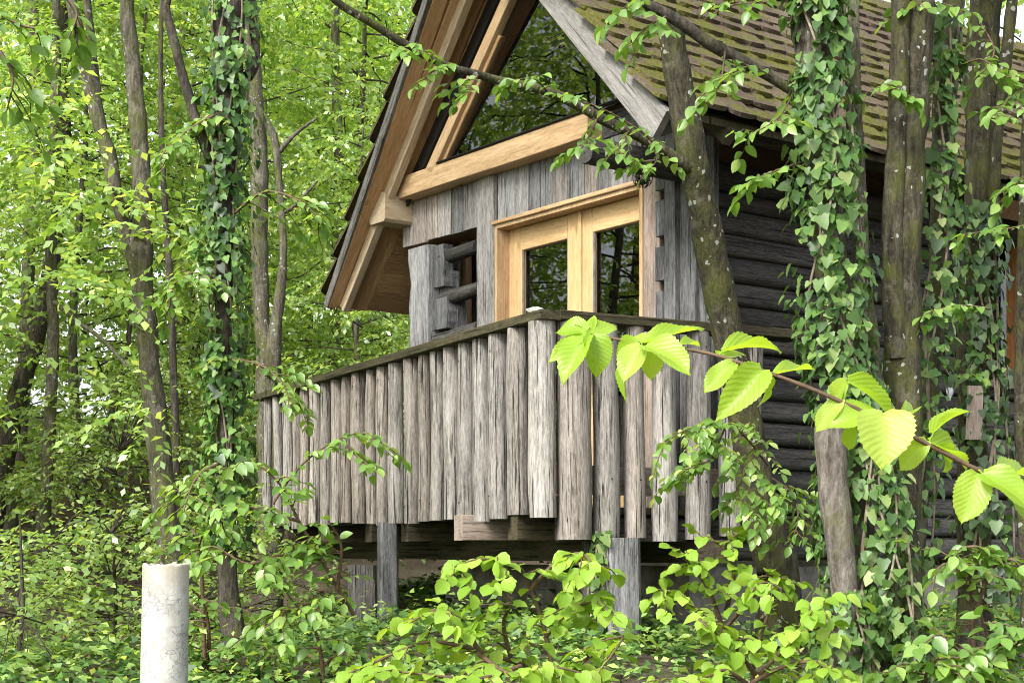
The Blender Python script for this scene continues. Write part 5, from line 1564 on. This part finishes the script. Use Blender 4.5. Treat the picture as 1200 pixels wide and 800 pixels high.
scatter('leaf_litter', 'brown dead leaves covering the forest slope', 'leaf litter', 30000, (-11, 5), (5, 28), .085, BEQ, 'litter', lambda x, y: np.where((x < -3.4) | (y > 17), 1.0, .12), .015, .35, 7)

# ------------------------------------------------------------------ foreground branch
NY = 2.15
fbz = [(1240, 592, NY + .05), (1200, 574, NY + .03), (1145, 550, NY), (1075, 514, NY), (985, 470, NY), (905, 438, NY), (830, 414, NY + .02), (770, 405, NY + .03), (722, 397, NY + .05), (690, 392, NY + .05)]
fbr = thing('near_branch', 'bright yellow green twig with large serrated leaves reaching in from the right', 'branch', P(*fbz[0]))
pts = catmull([P(*q) for q in fbz], 6)
vs, fs = tube_arrays(pts, [.0042 - .0028 * i / len(pts) for i in range(len(pts))], 8, .12, 60)
add('twig', pymesh('twig', vs, fs, True), M['twig'], fbr)
# each leaf: base px, tip px, base depth offset, tip depth offset, facing (normal hint)
NL = [((690, 392), (640, 422), .05, .03, (-.5, -.8, .2), 20), ((690, 394), (655, 438), .04, -.01, (-.4, -.8, .4), 34), ((692, 394), (707, 434), .04, .02, (.4, -.85, .3), 36), ((690, 390), (724, 378), .05, .08, (.2, -.6, .8), 30), ((688, 388), (650, 382), .05, .06, (-.1, -.7, .7), 32), ((692, 388), (672, 372), .06, .10, (-.1, -.6, .8), 28), ((695, 396), (690, 420), .045, .05, (.0, -.95, .2), 30),
      ((752, 406), (728, 440), .03, .0, (-.4, -.85, .3), 32), ((738, 425), (722, 464), .03, .02, (-.8, -.55, .1), 14), ((756, 402), (826, 376), .03, .07, (.1, -.5, .9), 22), ((757, 406), (808, 422), .02, -.04, (.05, -.7, .7), 40), ((758, 408), (768, 441), .03, .02, (.2, -.9, .3), 28), ((752, 402), (738, 392), .04, .07, (-.1, -.7, .7), 24), ((798, 404), (824, 398), .02, .05, (.2, -.6, .8), 12), ((748, 404), (716, 414), .035, .05, (-.3, -.9, .3), 26),
      ((860, 426), (824, 458), .01, -.01, (-.3, -.85, .4), 30), ((850, 412), (918, 391), .02, .07, (.1, -.45, .95), 22), ((892, 434), (848, 480), .0, -.04, (.25, -.85, .45), 44), ((845, 418), (876, 412), .02, .05, (.2, -.6, .8), 20), ((900, 440), (899, 478), .0, .03, (.8, -.4, .1), 15), ((852, 420), (840, 404), .03, .06, (.1, -.8, .5), 16),
      ((908, 439), (957, 424), .0, .06, (.1, -.4, .95), 20), ((992, 446), (974, 476), .0, .02, (-.6, -.75, .2), 28), ((993, 448), (1060, 478), .0, .0, (.15, -.8, .6), 27), ((986, 468), (953, 506), .0, .01, (-.5, -.8, .2), 26),
      ((1022, 484), (972, 492), .0, -.02, (-.1, -.75, .6), 42), ((1034, 484), (1040, 533), -.02, -.07, (.05, -.75, .6), 72), ((1000, 498), (992, 530), .01, .04, (-.4, -.9, .1), 20), ((1056, 490), (1079, 467), .03, .10, (.2, -.7, .6), 20),
      ((1094, 508), (1129, 466), .0, .01, (-.75, -.5, .35), 14), ((1086, 516), (1052, 552), .0, .02, (-.2, -.9, .3), 30), ((1090, 520), (1147, 538), .0, .05, (.1, -.7, .7), 34), ((1098, 524), (1125, 552), .01, .05, (.1, -.9, .3), 26),
      ((1146, 554), (1128, 612), .0, -.02, (-.05, -.9, .35), 46), ((1152, 556), (1212, 584), -.01, -.05, (.1, -.75, .6), 46), ((1172, 562), (1215, 535), .02, .08, (.1, -.5, .9), 36), ((1190, 575), (1222, 622), .02, .02, (.1, -.85, .4), 36)]
NL = [q_[:5] + (q_[5] / F * NY / .92 * (1.12 if i_ < 15 else .95),) for i_, q_ in enumerate(NL)]
L = Leaves(); tubes = []
random.seed(9)
po = org(fbr)
for i, (a, b_, oa, ob, nh, wk) in enumerate(NL):
    p0 = P(a[0], a[1], NY + oa); p1 = P(b_[0], b_[1], NY + ob)
    d = p1 - p0
    ln_ = d.length
    nv = Vector(nh)
    x, y, z = np.cross(d.normalized(), nv.normalized()), np.array(d.normalized()), None
    x = x / np.linalg.norm(x); z = np.cross(x, y)
    o = bpy.data.objects.new('leaf', NEAR_ME[i % 3]); COL.objects.link(o); o.parent = fbr
    wq = wk
    o.matrix_basis = Matrix(((x[0] * wq, y[0] * ln_, z[0] * ln_, p0.x - po.x), (x[1] * wq, y[1] * ln_, z[1] * ln_, p0.y - po.y), (x[2] * wq, y[2] * ln_, z[2] * ln_, p0.z - po.z), (0, 0, 0, 1)))
    near = min(pts, key=lambda q: (q - p0).length)
    if (near - p0).length > .001:
        tubes.append(tube_arrays([near, near.lerp(p0, .5) + Vector((0, 0, .002)), p0, p0 + d * .06], [.0016, .0013, .0012, .0008], 5, 0))
add('petioles', pymesh('petioles', *join_tubes(tubes), True), M['near_leaf'], fbr)
